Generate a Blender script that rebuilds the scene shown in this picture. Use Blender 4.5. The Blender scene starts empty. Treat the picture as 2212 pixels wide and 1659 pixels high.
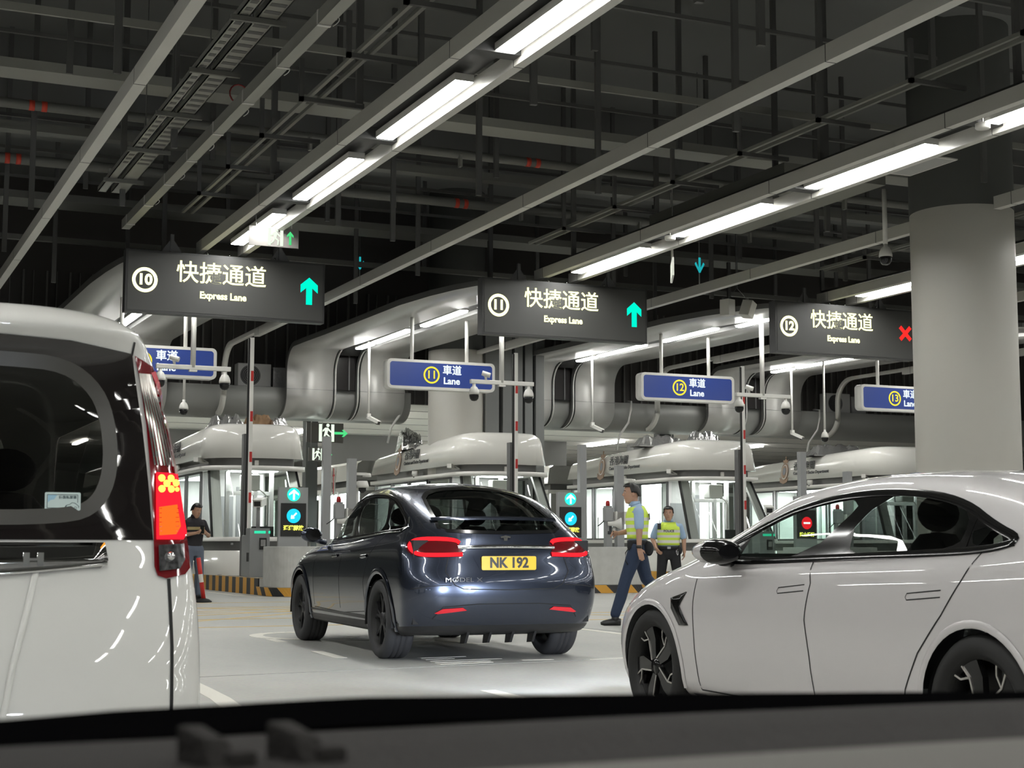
import bpy, bmesh, math, random
from mathutils import Vector, Matrix
from mathutils.bvhtree import BVHTree
from mathutils.geometry import delaunay_2d_cdt

SC = bpy.context.scene
COL = SC.collection
PI = math.pi
R = math.radians
random.seed(11)

# ---------------------------------------------------------------- camera, world, exposure
EYE = 1.03                       # phone held at a passenger's eye height
cam_d = bpy.data.cameras.new('camera')
cam_d.sensor_fit = 'HORIZONTAL'
cam_d.sensor_width = 36.0
cam_d.lens = 36.0 * 3315.0 / 2212.0
cam_d.clip_start = 0.05
cam_d.clip_end = 400
cam_d.dof.use_dof = True
cam_d.dof.focus_distance = 17.0
cam_d.dof.aperture_fstop = 11.0
cam_o = bpy.data.objects.new('camera', cam_d)
COL.objects.link(cam_o)
SC.camera = cam_o
_yaw, _pit, _rol = 0.423612, 0.106556, 0.001256
_F = Vector((math.sin(_yaw) * math.cos(_pit), math.cos(_yaw) * math.cos(_pit), math.sin(_pit)))
_X = Vector((math.cos(_yaw), -math.sin(_yaw), 0))
_U = _X.cross(_F)
_X2 = _X * math.cos(_rol) + _U * math.sin(_rol)
_U2 = -_X * math.sin(_rol) + _U * math.cos(_rol)
_m = Matrix((_X2, _U2, -_F)).transposed().to_4x4()
_m.translation = (0, 0, EYE)
cam_o.matrix_world = _m

world = bpy.data.worlds.new('hall_air')
SC.world = world
world.use_nodes = True
world.node_tree.nodes['Background'].inputs[0].default_value = (0.9, 1.0, 0.95, 1)
world.node_tree.nodes['Background'].inputs[1].default_value = 0.012

SC.view_settings.view_transform = 'Standard'
SC.view_settings.look = 'None'
SC.view_settings.exposure = 0.0
SC.view_settings.gamma = 1.0
SC.view_settings.use_curve_mapping = False
SC.cycles.use_denoising = True
SC.cycles.max_bounces = 7
SC.cycles.diffuse_bounces = 3
SC.cycles.glossy_bounces = 4
SC.cycles.transmission_bounces = 6
SC.cycles.transparent_max_bounces = 10
SC.cycles.sample_clamp_indirect = 8.0
SC.cycles.caustics_reflective = False
SC.cycles.caustics_refractive = False
LAMP = 44.0                      # radiance of the linear ceiling lights
# dipped headlamps of the car we sit in (its body is out of the frame) and of the white sedan
for _x, _y, _a, _e in ((-0.30, 1.75, 0, 22), (1.02, 1.75, 0, 22), (4.78, 8.98, -2, 300), (6.05, 8.98, -2, 300)):
    _l = bpy.data.lights.new('headlamp', 'SPOT')
    _l.energy = _e
    _l.color = (0.80, 0.88, 1.0)
    _l.spot_size = R(70)
    _l.spot_blend = 0.6
    _l.shadow_soft_size = 0.05
    _o = bpy.data.objects.new('headlamp', _l)
    _o.location = (_x, _y, 0.66)
    _o.rotation_euler = (R(87.0), 0, R(_a))
    COL.objects.link(_o)

# ---------------------------------------------------------------- materials
MATS = {}


def mat(name, col=(0.5, 0.5, 0.5), rough=0.5, metal=0.0, coat=0.0, spec=0.5, noise=None, emit=None, strength=0.0, bump=None):
    if name in MATS:
        return MATS[name]
    m = bpy.data.materials.new(name)
    m.use_nodes = True
    nt = m.node_tree
    b = nt.nodes['Principled BSDF']
    b.inputs['Base Color'].default_value = (*col, 1)
    b.inputs['Roughness'].default_value = rough
    b.inputs['Metallic'].default_value = metal
    b.inputs['Coat Weight'].default_value = coat
    b.inputs['Coat Roughness'].default_value = 0.03
    b.inputs['Specular IOR Level'].default_value = spec
    if emit:
        b.inputs['Emission Color'].default_value = (*emit, 1)
        b.inputs['Emission Strength'].default_value = strength
    if noise or bump:
        tc = nt.nodes.new('ShaderNodeTexCoord')
    if noise:                    # (scale, second colour, amount)
        n = nt.nodes.new('ShaderNodeTexNoise')
        n.inputs['Scale'].default_value = noise[0]
        n.inputs['Detail'].default_value = 5
        nt.links.new(tc.outputs['Object'], n.inputs['Vector'])
        rmp = nt.nodes.new('ShaderNodeMapRange')
        rmp.inputs[1].default_value = 0.35
        rmp.inputs[2].default_value = 0.68
        rmp.inputs[4].default_value = noise[2]
        nt.links.new(n.outputs['Fac'], rmp.inputs[0])
        mx = nt.nodes.new('ShaderNodeMix')
        mx.data_type = 'RGBA'
        mx.inputs[6].default_value = (*col, 1)
        mx.inputs[7].default_value = (*noise[1], 1)
        nt.links.new(rmp.outputs[0], mx.inputs[0])
        nt.links.new(mx.outputs[2], b.inputs['Base Color'])
    if bump:                     # (scale, strength)
        n2 = nt.nodes.new('ShaderNodeTexNoise')
        n2.inputs['Scale'].default_value = bump[0]
        n2.inputs['Detail'].default_value = 3
        nt.links.new(tc.outputs['Object'], n2.inputs['Vector'])
        bp = nt.nodes.new('ShaderNodeBump')
        bp.inputs['Strength'].default_value = bump[1]
        bp.inputs['Distance'].default_value = 0.02
        nt.links.new(n2.outputs['Fac'], bp.inputs['Height'])
        nt.links.new(bp.outputs[0], b.inputs['Normal'])
    MATS[name] = m
    return m


def emat(name, col, strength):
    if name in MATS:
        return MATS[name]
    m = bpy.data.materials.new(name)
    m.use_nodes = True
    nt = m.node_tree
    nt.nodes.clear()
    e = nt.nodes.new('ShaderNodeEmission')
    e.inputs[0].default_value = (*col, 1)
    e.inputs[1].default_value = strength
    o = nt.nodes.new('ShaderNodeOutputMaterial')
    nt.links.new(e.outputs[0], o.inputs[0])
    MATS[name] = m
    return m


def glass(name, tint=(0.8, 0.85, 0.83), ior=1.45, rough=0.0):
    """A thin pane: tinted see-through plus a Fresnel mirror."""
    if name in MATS:
        return MATS[name]
    m = bpy.data.materials.new(name)
    m.use_nodes = True
    nt = m.node_tree
    nt.nodes.clear()
    t = nt.nodes.new('ShaderNodeBsdfTransparent')
    t.inputs[0].default_value = (*tint, 1)
    g = nt.nodes.new('ShaderNodeBsdfGlossy')
    g.inputs['Roughness'].default_value = rough
    f = nt.nodes.new('ShaderNodeFresnel')
    ge = nt.nodes.new('ShaderNodeNewGeometry')        # same reflectance from both faces of a thin pane
    mr = nt.nodes.new('ShaderNodeMapRange')
    mr.inputs[3].default_value = ior
    mr.inputs[4].default_value = 1.0 / ior
    nt.links.new(ge.outputs['Backfacing'], mr.inputs[0])
    nt.links.new(mr.outputs[0], f.inputs[0])
    x = nt.nodes.new('ShaderNodeMixShader')
    o = nt.nodes.new('ShaderNodeOutputMaterial')
    nt.links.new(f.outputs[0], x.inputs[0])
    nt.links.new(t.outputs[0], x.inputs[1])
    nt.links.new(g.outputs[0], x.inputs[2])
    nt.links.new(x.outputs[0], o.inputs[0])
    MATS[name] = m
    return m


M_ceil = mat('dark_soffit', (0.17, 0.172, 0.168), 0.9)
M_strut = mat('strut_grey', (0.10, 0.10, 0.096), 0.6)
M_pipe = mat('pipe_grey', (0.15, 0.15, 0.135), 0.5)
M_band = mat('duct_pale', (0.30, 0.30, 0.27), 0.55)
M_tray = mat('galvanised_tray', (0.30, 0.30, 0.27), 0.45, 0.4)
M_baffle = mat('baffle_paint', (0.55, 0.54, 0.50), 0.42)
M_trough = mat('trough_dark', (0.05, 0.05, 0.05), 0.6)
M_redband = mat('red_tape', (0.6, 0.06, 0.03), 0.5)
M_lamp = emat('lamp_diffuser', (1.0, 1.0, 0.96), LAMP)
M_lamp2 = emat('booth_lamp_diffuser', (0.97, 1.0, 1.0), 22.0)
M_alu = mat('panel_aluminium', (0.47, 0.465, 0.445), 0.30, 0.35)
M_alu_dark = mat('panel_grey', (0.25, 0.25, 0.24), 0.4, 0.2)
M_trim = mat('panel_trim', (0.56, 0.555, 0.53), 0.35, 0.2)
M_fascia = mat('fascia_edge', (0.11, 0.11, 0.105), 0.5)
M_slat = mat('slat_black', (0.065, 0.060, 0.056), 0.7)
M_slat2 = mat('slat_rib', (0.16, 0.155, 0.145), 0.6)
M_white = mat('white_powdercoat', (0.74, 0.73, 0.69), 0.35)
M_boothw = mat('booth_white', (0.84, 0.825, 0.775), 0.16, 0, 0.5)
M_boothg = mat('booth_grey', (0.28, 0.275, 0.26), 0.5)
M_boothd = mat('booth_recess', (0.14, 0.14, 0.135), 0.35, 0.3)
M_steel = mat('post_steel', (0.33, 0.335, 0.335), 0.4, 0.3)
M_steeld = mat('post_dark', (0.13, 0.13, 0.13), 0.45, 0.3)
M_black = mat('matt_black', (0.012, 0.012, 0.012), 0.55)
M_blackg = mat('gloss_black', (0.008, 0.008, 0.008), 0.12)
M_rubber = mat('rubber', (0.016, 0.016, 0.016), 0.7)
M_conc = mat('barrier_concrete', (0.56, 0.56, 0.53), 0.65, noise=(5.0, (0.46, 0.46, 0.43), 0.6))
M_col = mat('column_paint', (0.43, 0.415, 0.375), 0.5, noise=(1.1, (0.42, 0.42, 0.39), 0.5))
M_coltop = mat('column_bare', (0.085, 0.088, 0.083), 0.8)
M_yel = mat('kerb_yellow', (0.70, 0.36, 0.05), 0.5)
M_blk = mat('kerb_black', (0.03, 0.03, 0.032), 0.5)
M_red = mat('stripe_red', (0.55, 0.03, 0.025), 0.45)
M_white2 = mat('stripe_white', (0.82, 0.81, 0.77), 0.4)
M_chrome = mat('chrome', (0.75, 0.75, 0.74), 0.06, 1.0)
M_pane = glass('clear_pane', (0.86, 0.90, 0.88), 1.5)
M_lens = mat('camera_lens_black', (0.01, 0.01, 0.011), 0.08)
M_grey = mat('plain_grey', (0.32, 0.32, 0.31), 0.55)


# ---------------------------------------------------------------- geometry helpers
class MB:
    """Collects shapes; build() links them as ONE mesh object."""

    def __init__(self):
        self.v, self.f, self.mi, self.mats, self.sm = [], [], [], [], []

    def m(self, material):
        if material not in self.mats:
            self.mats.append(material)
        return self.mats.index(material)

    def add(self, verts, faces, material, smooth=False, mx=None):
        k = len(self.v)
        i = self.m(material)
        for p in verts:
            p = Vector(p)
            self.v.append(mx @ p if mx else p)
        for f in faces:
            self.f.append([k + a for a in f])
            self.mi.append(i)
            self.sm.append(smooth)
        return self

    def box(self, x0, x1, y0, y1, z0, z1, material, mx=None):
        v = [(x, y, z) for x in (x0, x1) for y in (y0, y1) for z in (z0, z1)]
        f = [(0, 1, 3, 2), (4, 6, 7, 5), (0, 4, 5, 1), (2, 3, 7, 6), (0, 2, 6, 4), (1, 5, 7, 3)]
        return self.add(v, f, material, False, mx)

    def tube(self, pts, r, material, seg=10, caps=True, smooth=True, r2=None):
        pts = [Vector(p) for p in pts]
        n = len(pts)
        vs, fs = [], []
        up = Vector((0, 0, 1))
        for i, p in enumerate(pts):
            t = (pts[min(i + 1, n - 1)] - pts[max(i - 1, 0)]).normalized()
            a = t.cross(up)
            if a.length < 0.05:
                a = t.cross(Vector((1, 0, 0)))
            a.normalize()
            b = t.cross(a).normalized()
            rr = r if r2 is None else r + (r2 - r) * i / max(1, n - 1)
            if isinstance(r, (list, tuple)):
                rr = r[i]
            for s in range(seg):
                an = 2 * PI * s / seg
                vs.append(p + a * (rr * math.cos(an)) + b * (rr * math.sin(an)))
        for i in range(n - 1):
            for s in range(seg):
                s2 = (s + 1) % seg
                fs.append((i * seg + s, i * seg + s2, (i + 1) * seg + s2, (i + 1) * seg + s))
        self.add(vs, fs, material, smooth)
        if caps:
            self.add(vs[:seg], [tuple(range(seg))[::-1]], material)
            self.add(vs[-seg:], [tuple(range(seg))], material)
        return self

    def lathe(self, prof, material, seg=24, mx=None, smooth=True, close=False):
        """prof: (radius, height) pairs turned about local z."""
        vs, fs = [], []
        n = len(prof)
        for (r, z) in prof:
            for s in range(seg):
                a = 2 * PI * s / seg
                vs.append((r * math.cos(a), r * math.sin(a), z))
        rng = range(n) if close else range(n - 1)
        for i in rng:
            j = (i + 1) % n
            for s in range(seg):
                s2 = (s + 1) % seg
                fs.append((i * seg + s, i * seg + s2, j * seg + s2, j * seg + s))
        return self.add(vs, fs, material, smooth, mx)

    def prism(self, poly, d0, d1, material, axis='y', mx=None, smooth_sides=False):
        """poly: 2D outline; axis = extrusion axis. x: poly=(y,z); y: (x,z); z: (x,y)."""
        def P(a, b, d):
            return {'x': (d, a, b), 'y': (a, d, b), 'z': (a, b, d)}[axis]
        n = len(poly)
        vs = [P(a, b, d0) for a, b in poly] + [P(a, b, d1) for a, b in poly]
        self.add(vs, [tuple(range(n))[::-1], tuple(range(n, 2 * n))], material, False, mx)
        self.add(vs, [(i, (i + 1) % n, n + (i + 1) % n, n + i) for i in range(n)], material, smooth_sides, mx)
        return self

    def strip(self, A, B, material, smooth=True):
        """quads between two polylines of equal length."""
        n = len(A)
        self.add(list(A) + list(B), [(i, i + 1, n + i + 1, n + i) for i in range(n - 1)], material, smooth)
        return self

    def grid(self, rows, material, smooth=True, closed=False, mx=None):
        n = len(rows[0])
        vs = [p for r_ in rows for p in r_]
        fs = []
        for i in range(len(rows) - 1):
            for j in range(n if closed else n - 1):
                k = (j + 1) % n
                fs.append((i * n + j, i * n + k, (i + 1) * n + k, (i + 1) * n + j))
        return self.add(vs, fs, material, smooth, mx)

    def ball(self, c, r, material, seg=16, rings=10, sc=(1, 1, 1), mx=None):
        rows = []
        for i in range(rings + 1):
            th = PI * i / rings
            rows.append([(c[0] + r * sc[0] * math.sin(th) * math.cos(2 * PI * s / seg), c[1] + r * sc[1] * math.sin(th) * math.sin(2 * PI * s / seg), c[2] + r * sc[2] * math.cos(th)) for s in range(seg)])
        return self.grid(rows, material, True, True, mx)

    def text(self, s, size, material, mx, depth=0.004, offset=0.0, align='CENTER', sx=1.0):
        vs, fs = text_geo(s, size, depth, offset, align)
        if sx != 1.0:
            vs = [(x * sx, y, z) for x, y, z in vs]
        return self.add(vs, fs, material, False, mx)

    def build(self, name, parent=None, bevel=0.0, loc=None, recalc=True, auto=None):
        me = bpy.data.meshes.new(name)
        me.from_pydata([tuple(p) for p in self.v], [], self.f)
        for mm in self.mats:
            me.materials.append(mm)
        for p, i, s in zip(me.polygons, self.mi, self.sm):
            p.material_index = i
            p.use_smooth = s
        bm = bmesh.new()
        bm.from_mesh(me)
        bmesh.ops.remove_doubles(bm, verts=bm.verts, dist=1e-5)
        if recalc:
            bmesh.ops.recalc_face_normals(bm, faces=bm.faces)
        bm.to_mesh(me)
        bm.free()
        o = bpy.data.objects.new(name, me)
        COL.objects.link(o)
        if parent:
            o.parent = parent
        if loc:
            o.location = loc
        if bevel:
            b = o.modifiers.new('bevel', 'BEVEL')
            b.width = bevel
            b.segments = 2
            b.limit_method = 'ANGLE'
            b.angle_limit = R(40)
        return o


_TXT = {}


def text_geo(s, size, depth, offset, align):
    key = (s, size, depth, offset, align)
    if key in _TXT:
        return _TXT[key]
    cu = bpy.data.curves.new('t', 'FONT')
    cu.body = s
    cu.size = size
    cu.align_x = align
    cu.align_y = 'CENTER'
    cu.extrude = depth
    cu.offset = offset
    cu.resolution_u = 3
    o = bpy.data.objects.new('t', cu)
    COL.objects.link(o)
    dg = bpy.context.evaluated_depsgraph_get()
    me = bpy.data.meshes.new_from_object(o.evaluated_get(dg))
    vs = [tuple(v.co) for v in me.vertices]
    fs = [tuple(p.vertices) for p in me.polygons]
    bpy.data.objects.remove(o)
    bpy.data.curves.remove(cu)
    bpy.data.meshes.remove(me)
    _TXT[key] = (vs, fs)
    return vs, fs


def frame_mx(origin, right, up):
    """matrix taking local x->right, y->up, z->right x up (towards the reader)."""
    r_ = Vector(right).normalized()
    u_ = Vector(up).normalized()
    n_ = r_.cross(u_).normalized()
    m_ = Matrix((r_, u_, n_)).transposed().to_4x4()
    m_.translation = Vector(origin)
    return m_


def face_back(x, y, z):
    """reader looks along +y: local x -> +x, local y -> +z, normal -> -y."""
    return frame_mx((x, y, z), (1, 0, 0), (0, 0, 1))


def thing(name, label, cat, loc=(0, 0, 0), rotz=0.0, group=None):
    o = bpy.data.objects.new(name, None)
    o.empty_display_size = 0.2
    COL.objects.link(o)
    o.location = loc
    o.rotation_euler = (0, 0, rotz)
    return tag(o, label, cat, group)


def tag(o, label, cat, group=None, kind=None):
    o['label'] = label
    o['category'] = cat
    if group:
        o['group'] = group
    if kind:
        o['kind'] = kind
    return o


def struct(o):
    o['kind'] = 'structure'
    return o


def dup(root, loc, label=None, rotz=None, group=None, scale=None):
    r_ = root.copy()
    COL.objects.link(r_)
    r_.location = loc
    if rotz is not None:
        r_.rotation_euler = (0, 0, rotz)
    if scale:
        r_.scale = scale
    if label:
        r_['label'] = label
    if group:
        r_['group'] = group
    for ch in list(root.children):
        c = ch.copy()
        COL.objects.link(c)
        c.parent = r_
        for g in list(ch.children):
            d = g.copy()
            COL.objects.link(d)
            d.parent = c
    return r_


ORD = ['first', 'second', 'third', 'fourth', 'fifth', 'sixth', 'seventh', 'eighth', 'ninth', 'tenth', 'eleventh', 'twelfth']
LANE_X = [6.67, 13.50, 20.35, 27.2]       # centre lines of lanes 10, 11, 12, 13
ISL_X = [10.0, 16.82, 23.58, 30.4]        # the islands to their right


def rrect(cx, cy, w, h, r, seg=6):
    pts = []
    for (sx, sy, a0) in ((1, 1, 0), (-1, 1, 90), (-1, -1, 180), (1, -1, 270)):
        for k in range(seg + 1):
            a = R(a0 + 90 * k / seg)
            pts.append((cx + sx * (w / 2 - r) + r * math.cos(a), cy + sy * (h / 2 - r) + r * math.sin(a)))
    return pts
# ================================================================ the hall
def floor_material():
    m = bpy.data.materials.new('epoxy_floor')
    m.use_nodes = True
    nt = m.node_tree
    b = nt.nodes['Principled BSDF']
    tc = nt.nodes.new('ShaderNodeTexCoord')
    mp = nt.nodes.new('ShaderNodeMapping')
    mp.inputs['Scale'].default_value = (1.0, 0.45, 1.0)
    nt.links.new(tc.outputs['Object'], mp.inputs[0])
    n1 = nt.nodes.new('ShaderNodeTexNoise')
    n1.inputs['Scale'].default_value = 0.55
    n1.inputs['Detail'].default_value = 6
    n1.inputs['Roughness'].default_value = 0.62
    nt.links.new(mp.outputs[0], n1.inputs['Vector'])
    n2 = nt.nodes.new('ShaderNodeTexNoise')
    n2.inputs['Scale'].default_value = 26
    n2.inputs['Detail'].default_value = 4
    nt.links.new(tc.outputs['Object'], n2.inputs['Vector'])
    cr = nt.nodes.new('ShaderNodeValToRGB')
    cr.color_ramp.elements[0].position = 0.30
    cr.color_ramp.elements[0].color = (0.36, 0.375, 0.34, 1)
    cr.color_ramp.elements[1].position = 0.72
    cr.color_ramp.elements[1].color = (0.52, 0.50, 0.44, 1)
    nt.links.new(n1.outputs['Fac'], cr.inputs[0])
    mx = nt.nodes.new('ShaderNodeMix')
    mx.data_type = 'RGBA'
    mx.blend_type = 'MULTIPLY'
    mx.inputs[0].default_value = 0.35
    nt.links.new(cr.outputs[0], mx.inputs[6])
    nt.links.new(n2.outputs['Color'], mx.inputs[7])
    hs = nt.nodes.new('ShaderNodeHueSaturation')
    hs.inputs['Saturation'].default_value = 0.55
    hs.inputs['Value'].default_value = 1.12
    nt.links.new(mx.outputs[2], hs.inputs['Color'])
    nt.links.new(hs.outputs[0], b.inputs['Base Color'])
    rr = nt.nodes.new('ShaderNodeMapRange')
    rr.inputs[3].default_value = 0.38
    rr.inputs[4].default_value = 0.6
    nt.links.new(n1.outputs['Fac'], rr.inputs[0])
    nt.links.new(rr.outputs[0], b.inputs['Roughness'])
    b.inputs['Specular IOR Level'].default_value = 0.35
    return m


X0, X1, YA, YB, ZC = -26.0, 66.0, -22.0, 84.0, 11.2
struct(MB().box(X0, X1, YA, YB, -0.2, 0.0, floor_material()).build('floor'))
struct(MB().box(X0, X1, YA, 43.5, ZC, ZC + 0.2, M_ceil).build('ceiling'))
M_wall = mat('hall_wall', (0.30, 0.30, 0.28), 0.8)
M_far = mat('far_wall', (0.34, 0.36, 0.34), 0.8)
struct(MB().box(X0 - 0.2, X0, YA, YB, 0, ZC, M_wall).build('wall_left'))
struct(MB().box(X1, X1 + 0.2, YA, YB, 0, ZC, M_wall).build('wall_right'))
struct(MB().box(X0, X1, YA - 0.2, YA, 0, ZC, M_wall).build('wall_near'))
struct(MB().box(X0, X1, YB, YB + 0.2, 0, 6, M_far).build('wall_far'))
# black slatted wall above the gantry, and the lower white soffit of the hall behind it
b = MB().box(X0, X1, 43.3, 43.5, 5.35, ZC, M_slat)
k = -2.0
while k < 62:
    b.box(k, k + 0.05, 43.2, 43.3, 5.35, 8.6, M_slat2)
    b.box(k + 0.28, k + 0.30, 43.22, 43.3, 5.35, 8.6, M_slat2)
    k += 0.62
struct(b.build('wall_back'))
M_soff = mat('rear_soffit', (0.66, 0.65, 0.61), 0.6)
b = MB().box(X0, X1, 43.6, YB, 5.5, 5.62, M_soff)
for k in range(14):
    b.box(X0, X1, 44.5 + 2.6 * k, 44.56 + 2.6 * k, 5.485, 5.5, M_grey)
struct(b.build('ceiling_rear'))
for i in range(6):
    for k in range(3):
        o = MB().box(3.0 + 6.8 * i, 3.2 + 6.8 * i, 47.5 + 8.5 * k, 50.6 + 8.5 * k, 5.40, 5.47, M_lamp).build('rear_hall_light')
        tag(o, 'white tube light under the pale ceiling of the hall behind the booths', 'ceiling light', 'tube lights of the rear hall')
# dark bulkhead between the booths in the hall behind
b = MB()
for i in range(4):
    x = ISL_X[i]
    b.box(x + 1.5, x + 5.1, 58.0, 58.6, 3.5, 5.5, M_boothd)
struct(b.build('wall_bulkhead'))

# ---- road paint (a few millimetres thick)
M_mark = mat('road_white', (0.72, 0.70, 0.63), 0.55)
M_ymark = mat('road_yellow', (0.62, 0.45, 0.18), 0.6)
_mk = 0


def road(name, pieces, material):
    b_ = MB()
    for pl in pieces:
        b_.prism(pl, 0.0, 0.003, material, 'z')
    o = b_.build(name)
    return struct(o)


def bar(p, q, w):
    p, q = Vector(p), Vector(q)
    d = (q - p).normalized()
    n = Vector((-d.y, d.x)) * w / 2
    return [tuple(p + n), tuple(q + n), tuple(q - n), tuple(p - n)]


def poly_path(pts, w):
    out = []
    for i in range(len(pts) - 1):
        out.append(bar(pts[i], pts[i + 1], w))
    return out


road('road_marking_curve', poly_path([(2.62, 12.9), (2.66, 12.0), (2.63, 11.4), (2.58, 10.6), (2.5, 9.9), (2.3, 8.8), (1.9, 7.0)], 0.14), M_mark)
road('road_marking_lane', [bar((4.62, 15.0), (4.55, 14.0), 0.12)] + [bar((4.75, 17.2), (4.72, 16.6), 0.12)] + [bar((4.50, 12.6 - 2.2 * k), (4.46, 11.6 - 2.2 * k), 0.12) for k in range(1, 4)], M_mark)
ring = [(5.30 + 0.55 * math.cos(R(a)), 17.7 + 0.75 * math.sin(R(a))) for a in range(60, 331, 15)]
road('road_marking_numeral', poly_path(ring, 0.16) + [bar((5.2, 16.75), (5.75, 16.65), 0.3), bar((5.6, 16.1), (6.4, 16.25), 0.12), bar((6.4, 16.25), (6.6, 15.4), 0.12)], M_mark)
road('road_marking_words', [bar((5.1 + 0.03 * k, 12.9 + 0.2 * k), (5.5 + 0.2 * (k % 3), 12.95 + 0.2 * k), 0.08) for k in range(5)] + [bar((6.0, 13.1), (6.3, 13.05), 0.1), bar((5.45, 13.0), (5.65, 12.98), 0.12), bar((6.6, 12.9), (7.4, 13.0), 0.07), bar((7.5, 12.95), (8.2, 13.05), 0.07)], M_mark)
road('road_marking_lane_edge', [bar((9.05, 18.9), (8.9, 16.3), 0.1), bar((8.5, 13.9), (7.9, 13.2), 0.1)], M_mark)
road('road_marking_island_edge', poly_path([(8.55, 41.0), (8.45, 36.0), (8.35, 33.4), (8.55, 31.6), (9.0, 30.9), (10.5, 30.7), (11.6, 31.4)], 0.12), M_mark)
hx = []
for k in range(5):
    xa = 3.2 + 0.0 * k
    hx.append(bar((xa, 20.0 + 2.2 * k), (12.4, 20.0 + 2.2 * k), 0.11))
    hx.append(bar((xa, 20.0 + 2.2 * k), (xa + 9.0, 29.0 - 1.2 * k), 0.11) if k < 4 else bar((xa, 28.8), (12.4, 20.2), 0.11))
road('road_marking_box_junction', hx, M_ymark)
road('road_marking_joint', [bar((-3, 11.62), (9, 13.2), 0.015), bar((9.2, 5), (9.0, 40), 0.012)], mat('joint_sealant', (0.30, 0.30, 0.28), 0.6))

# ---- columns
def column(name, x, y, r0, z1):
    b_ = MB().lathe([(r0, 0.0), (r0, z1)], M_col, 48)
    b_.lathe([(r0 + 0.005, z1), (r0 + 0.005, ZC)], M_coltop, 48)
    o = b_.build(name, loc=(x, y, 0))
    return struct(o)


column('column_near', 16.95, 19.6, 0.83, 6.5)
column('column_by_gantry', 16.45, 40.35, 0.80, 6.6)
# grey riser ducts strapped along the far side of the gantry column
b = MB()
for k, (xx, w) in enumerate(((17.1, 0.42), (17.66, 0.27), (18.02, 0.24), (18.35, 0.24), (18.68, 0.26))):
    b.box(xx, xx + w, 39.75 + 0.03 * (k % 2), 40.4, 0.37, 7.4, mat('riser_grey', (0.16, 0.165, 0.16), 0.6))
struct(b.build('trim_risers'))
# dark steel stanchions of the hall behind
for i in range(3):
    struct(MB().box(ISL_X[i] + 1.55, ISL_X[i] + 1.95, 43.9, 44.3, 0, 5.5, mat('stanchion_dark', (0.05, 0.055, 0.053), 0.6)).build('column_rear'))
    struct(MB().box(ISL_X[i] + 4.6, ISL_X[i] + 5.0, 48.9, 49.3, 0, 5.5, MATS['stanchion_dark']).build('column_rear'))

# ================================================================ ceiling services
WHICH_B = ['over the white van', 'between lanes ten and eleven', 'between lanes eleven and twelve', 'right of lane twelve sign', 'far right of the ceiling']


def bafflet(x0, x1, ya, yb, parent=None, name='baffle'):
    b_ = MB().box(x0, x1, ya, yb, 6.38, 6.58, M_baffle)
    for j in range(int((yb - ya) / 4.0) + 1):      # butt joints
        yj = yb - 0.4 - 4.0 * j
        if yj > ya + 0.3:
            b_.box(x0 - 0.0015, x1 + 0.0015, yj, yj + 0.012, 6.378, 6.581, M_trough)
    return b_.build(name, parent)


def bent_strip(x0, x1, yflat):
    """The baffle's strip turning down the gantry face."""
    prof = [(yflat, 6.48), (39.6, 6.48)]
    for k in range(9):
        a = R(90 * k / 8)
        prof.append((40.6 + 0.75 * math.sin(a), 5.78 + 0.70 * math.cos(a)))
    prof += [(41.35, 5.2)]
    for k in range(1, 9):
        a = R(80 * k / 8)
        prof.append((42.15 - 0.80 * math.cos(a), 5.35 - 0.62 * math.sin(a) - 0.06 * k / 8))
    o_ = []
    n = len(prof)
    for i in range(n):
        p0 = prof[max(i - 1, 0)]
        p1 = prof[min(i + 1, n - 1)]
        d = Vector((p1[0] - p0[0], p1[1] - p0[1])).normalized()
        o_.append((prof[i][0] - d.y * 0.10, prof[i][1] + d.x * 0.10))
    b_ = MB()
    b_.strip([(x0, y, z) for y, z in prof], [(x1, y, z) for y, z in prof], M_baffle)
    b_.strip([(x0, y, z) for y, z in o_], [(x1, y, z) for y, z in o_], M_baffle)
    b_.strip([(x0, y, z) for y, z in prof], [(x0, y, z) for y, z in o_], M_baffle, False)
    b_.strip([(x1, y, z) for y, z in prof], [(x1, y, z) for y, z in o_], M_baffle, False)
    return b_


bx = [3.12, 9.93, 16.76, 23.55, 30.35]
for i, x in enumerate(bx):
    t = thing('ceiling_baffle', 'single pale grey metal ceiling baffle %s, bending down the gantry face' % WHICH_B[i], 'baffle', (0, 0, 0), 0, 'single ceiling baffles')
    if i == 2:
        bafflet(x, x + 0.14, 20.6, 38.0, t)
        bafflet(x, x + 0.14, -14.0, 18.62, t)
    else:
        bafflet(x, x + 0.14, -14.0, 38.0, t)
    bent_strip(x, x + 0.14, 38.0).build('bent_end', t)
# slimmer services rail with hooks over the van
t = thing('service_rail', 'slim galvanised services rail with hooks, next to the cable trays', 'rail')
b = MB().box(4.66, 4.80, -6.0, 27.1, 6.62, 6.78, M_tray)
for k in range(12):
    b.box(4.655, 4.805, 9.0 + 1.6 * k, 9.05 + 1.6 * k, 6.61, 6.785, M_trim)
b.build('rail', t)
for k in range(9):
    y = 9.6 + 1.9 * k
    MB().tube([(4.81 + 0.05 * math.sin(a), y + 0.06 * math.cos(a), 6.6 + 0.07 * math.sin(a * 0.5)) for a in [R(30 * q) for q in range(11)]], 0.006, M_trim, 5).build('hook', t)

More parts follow.
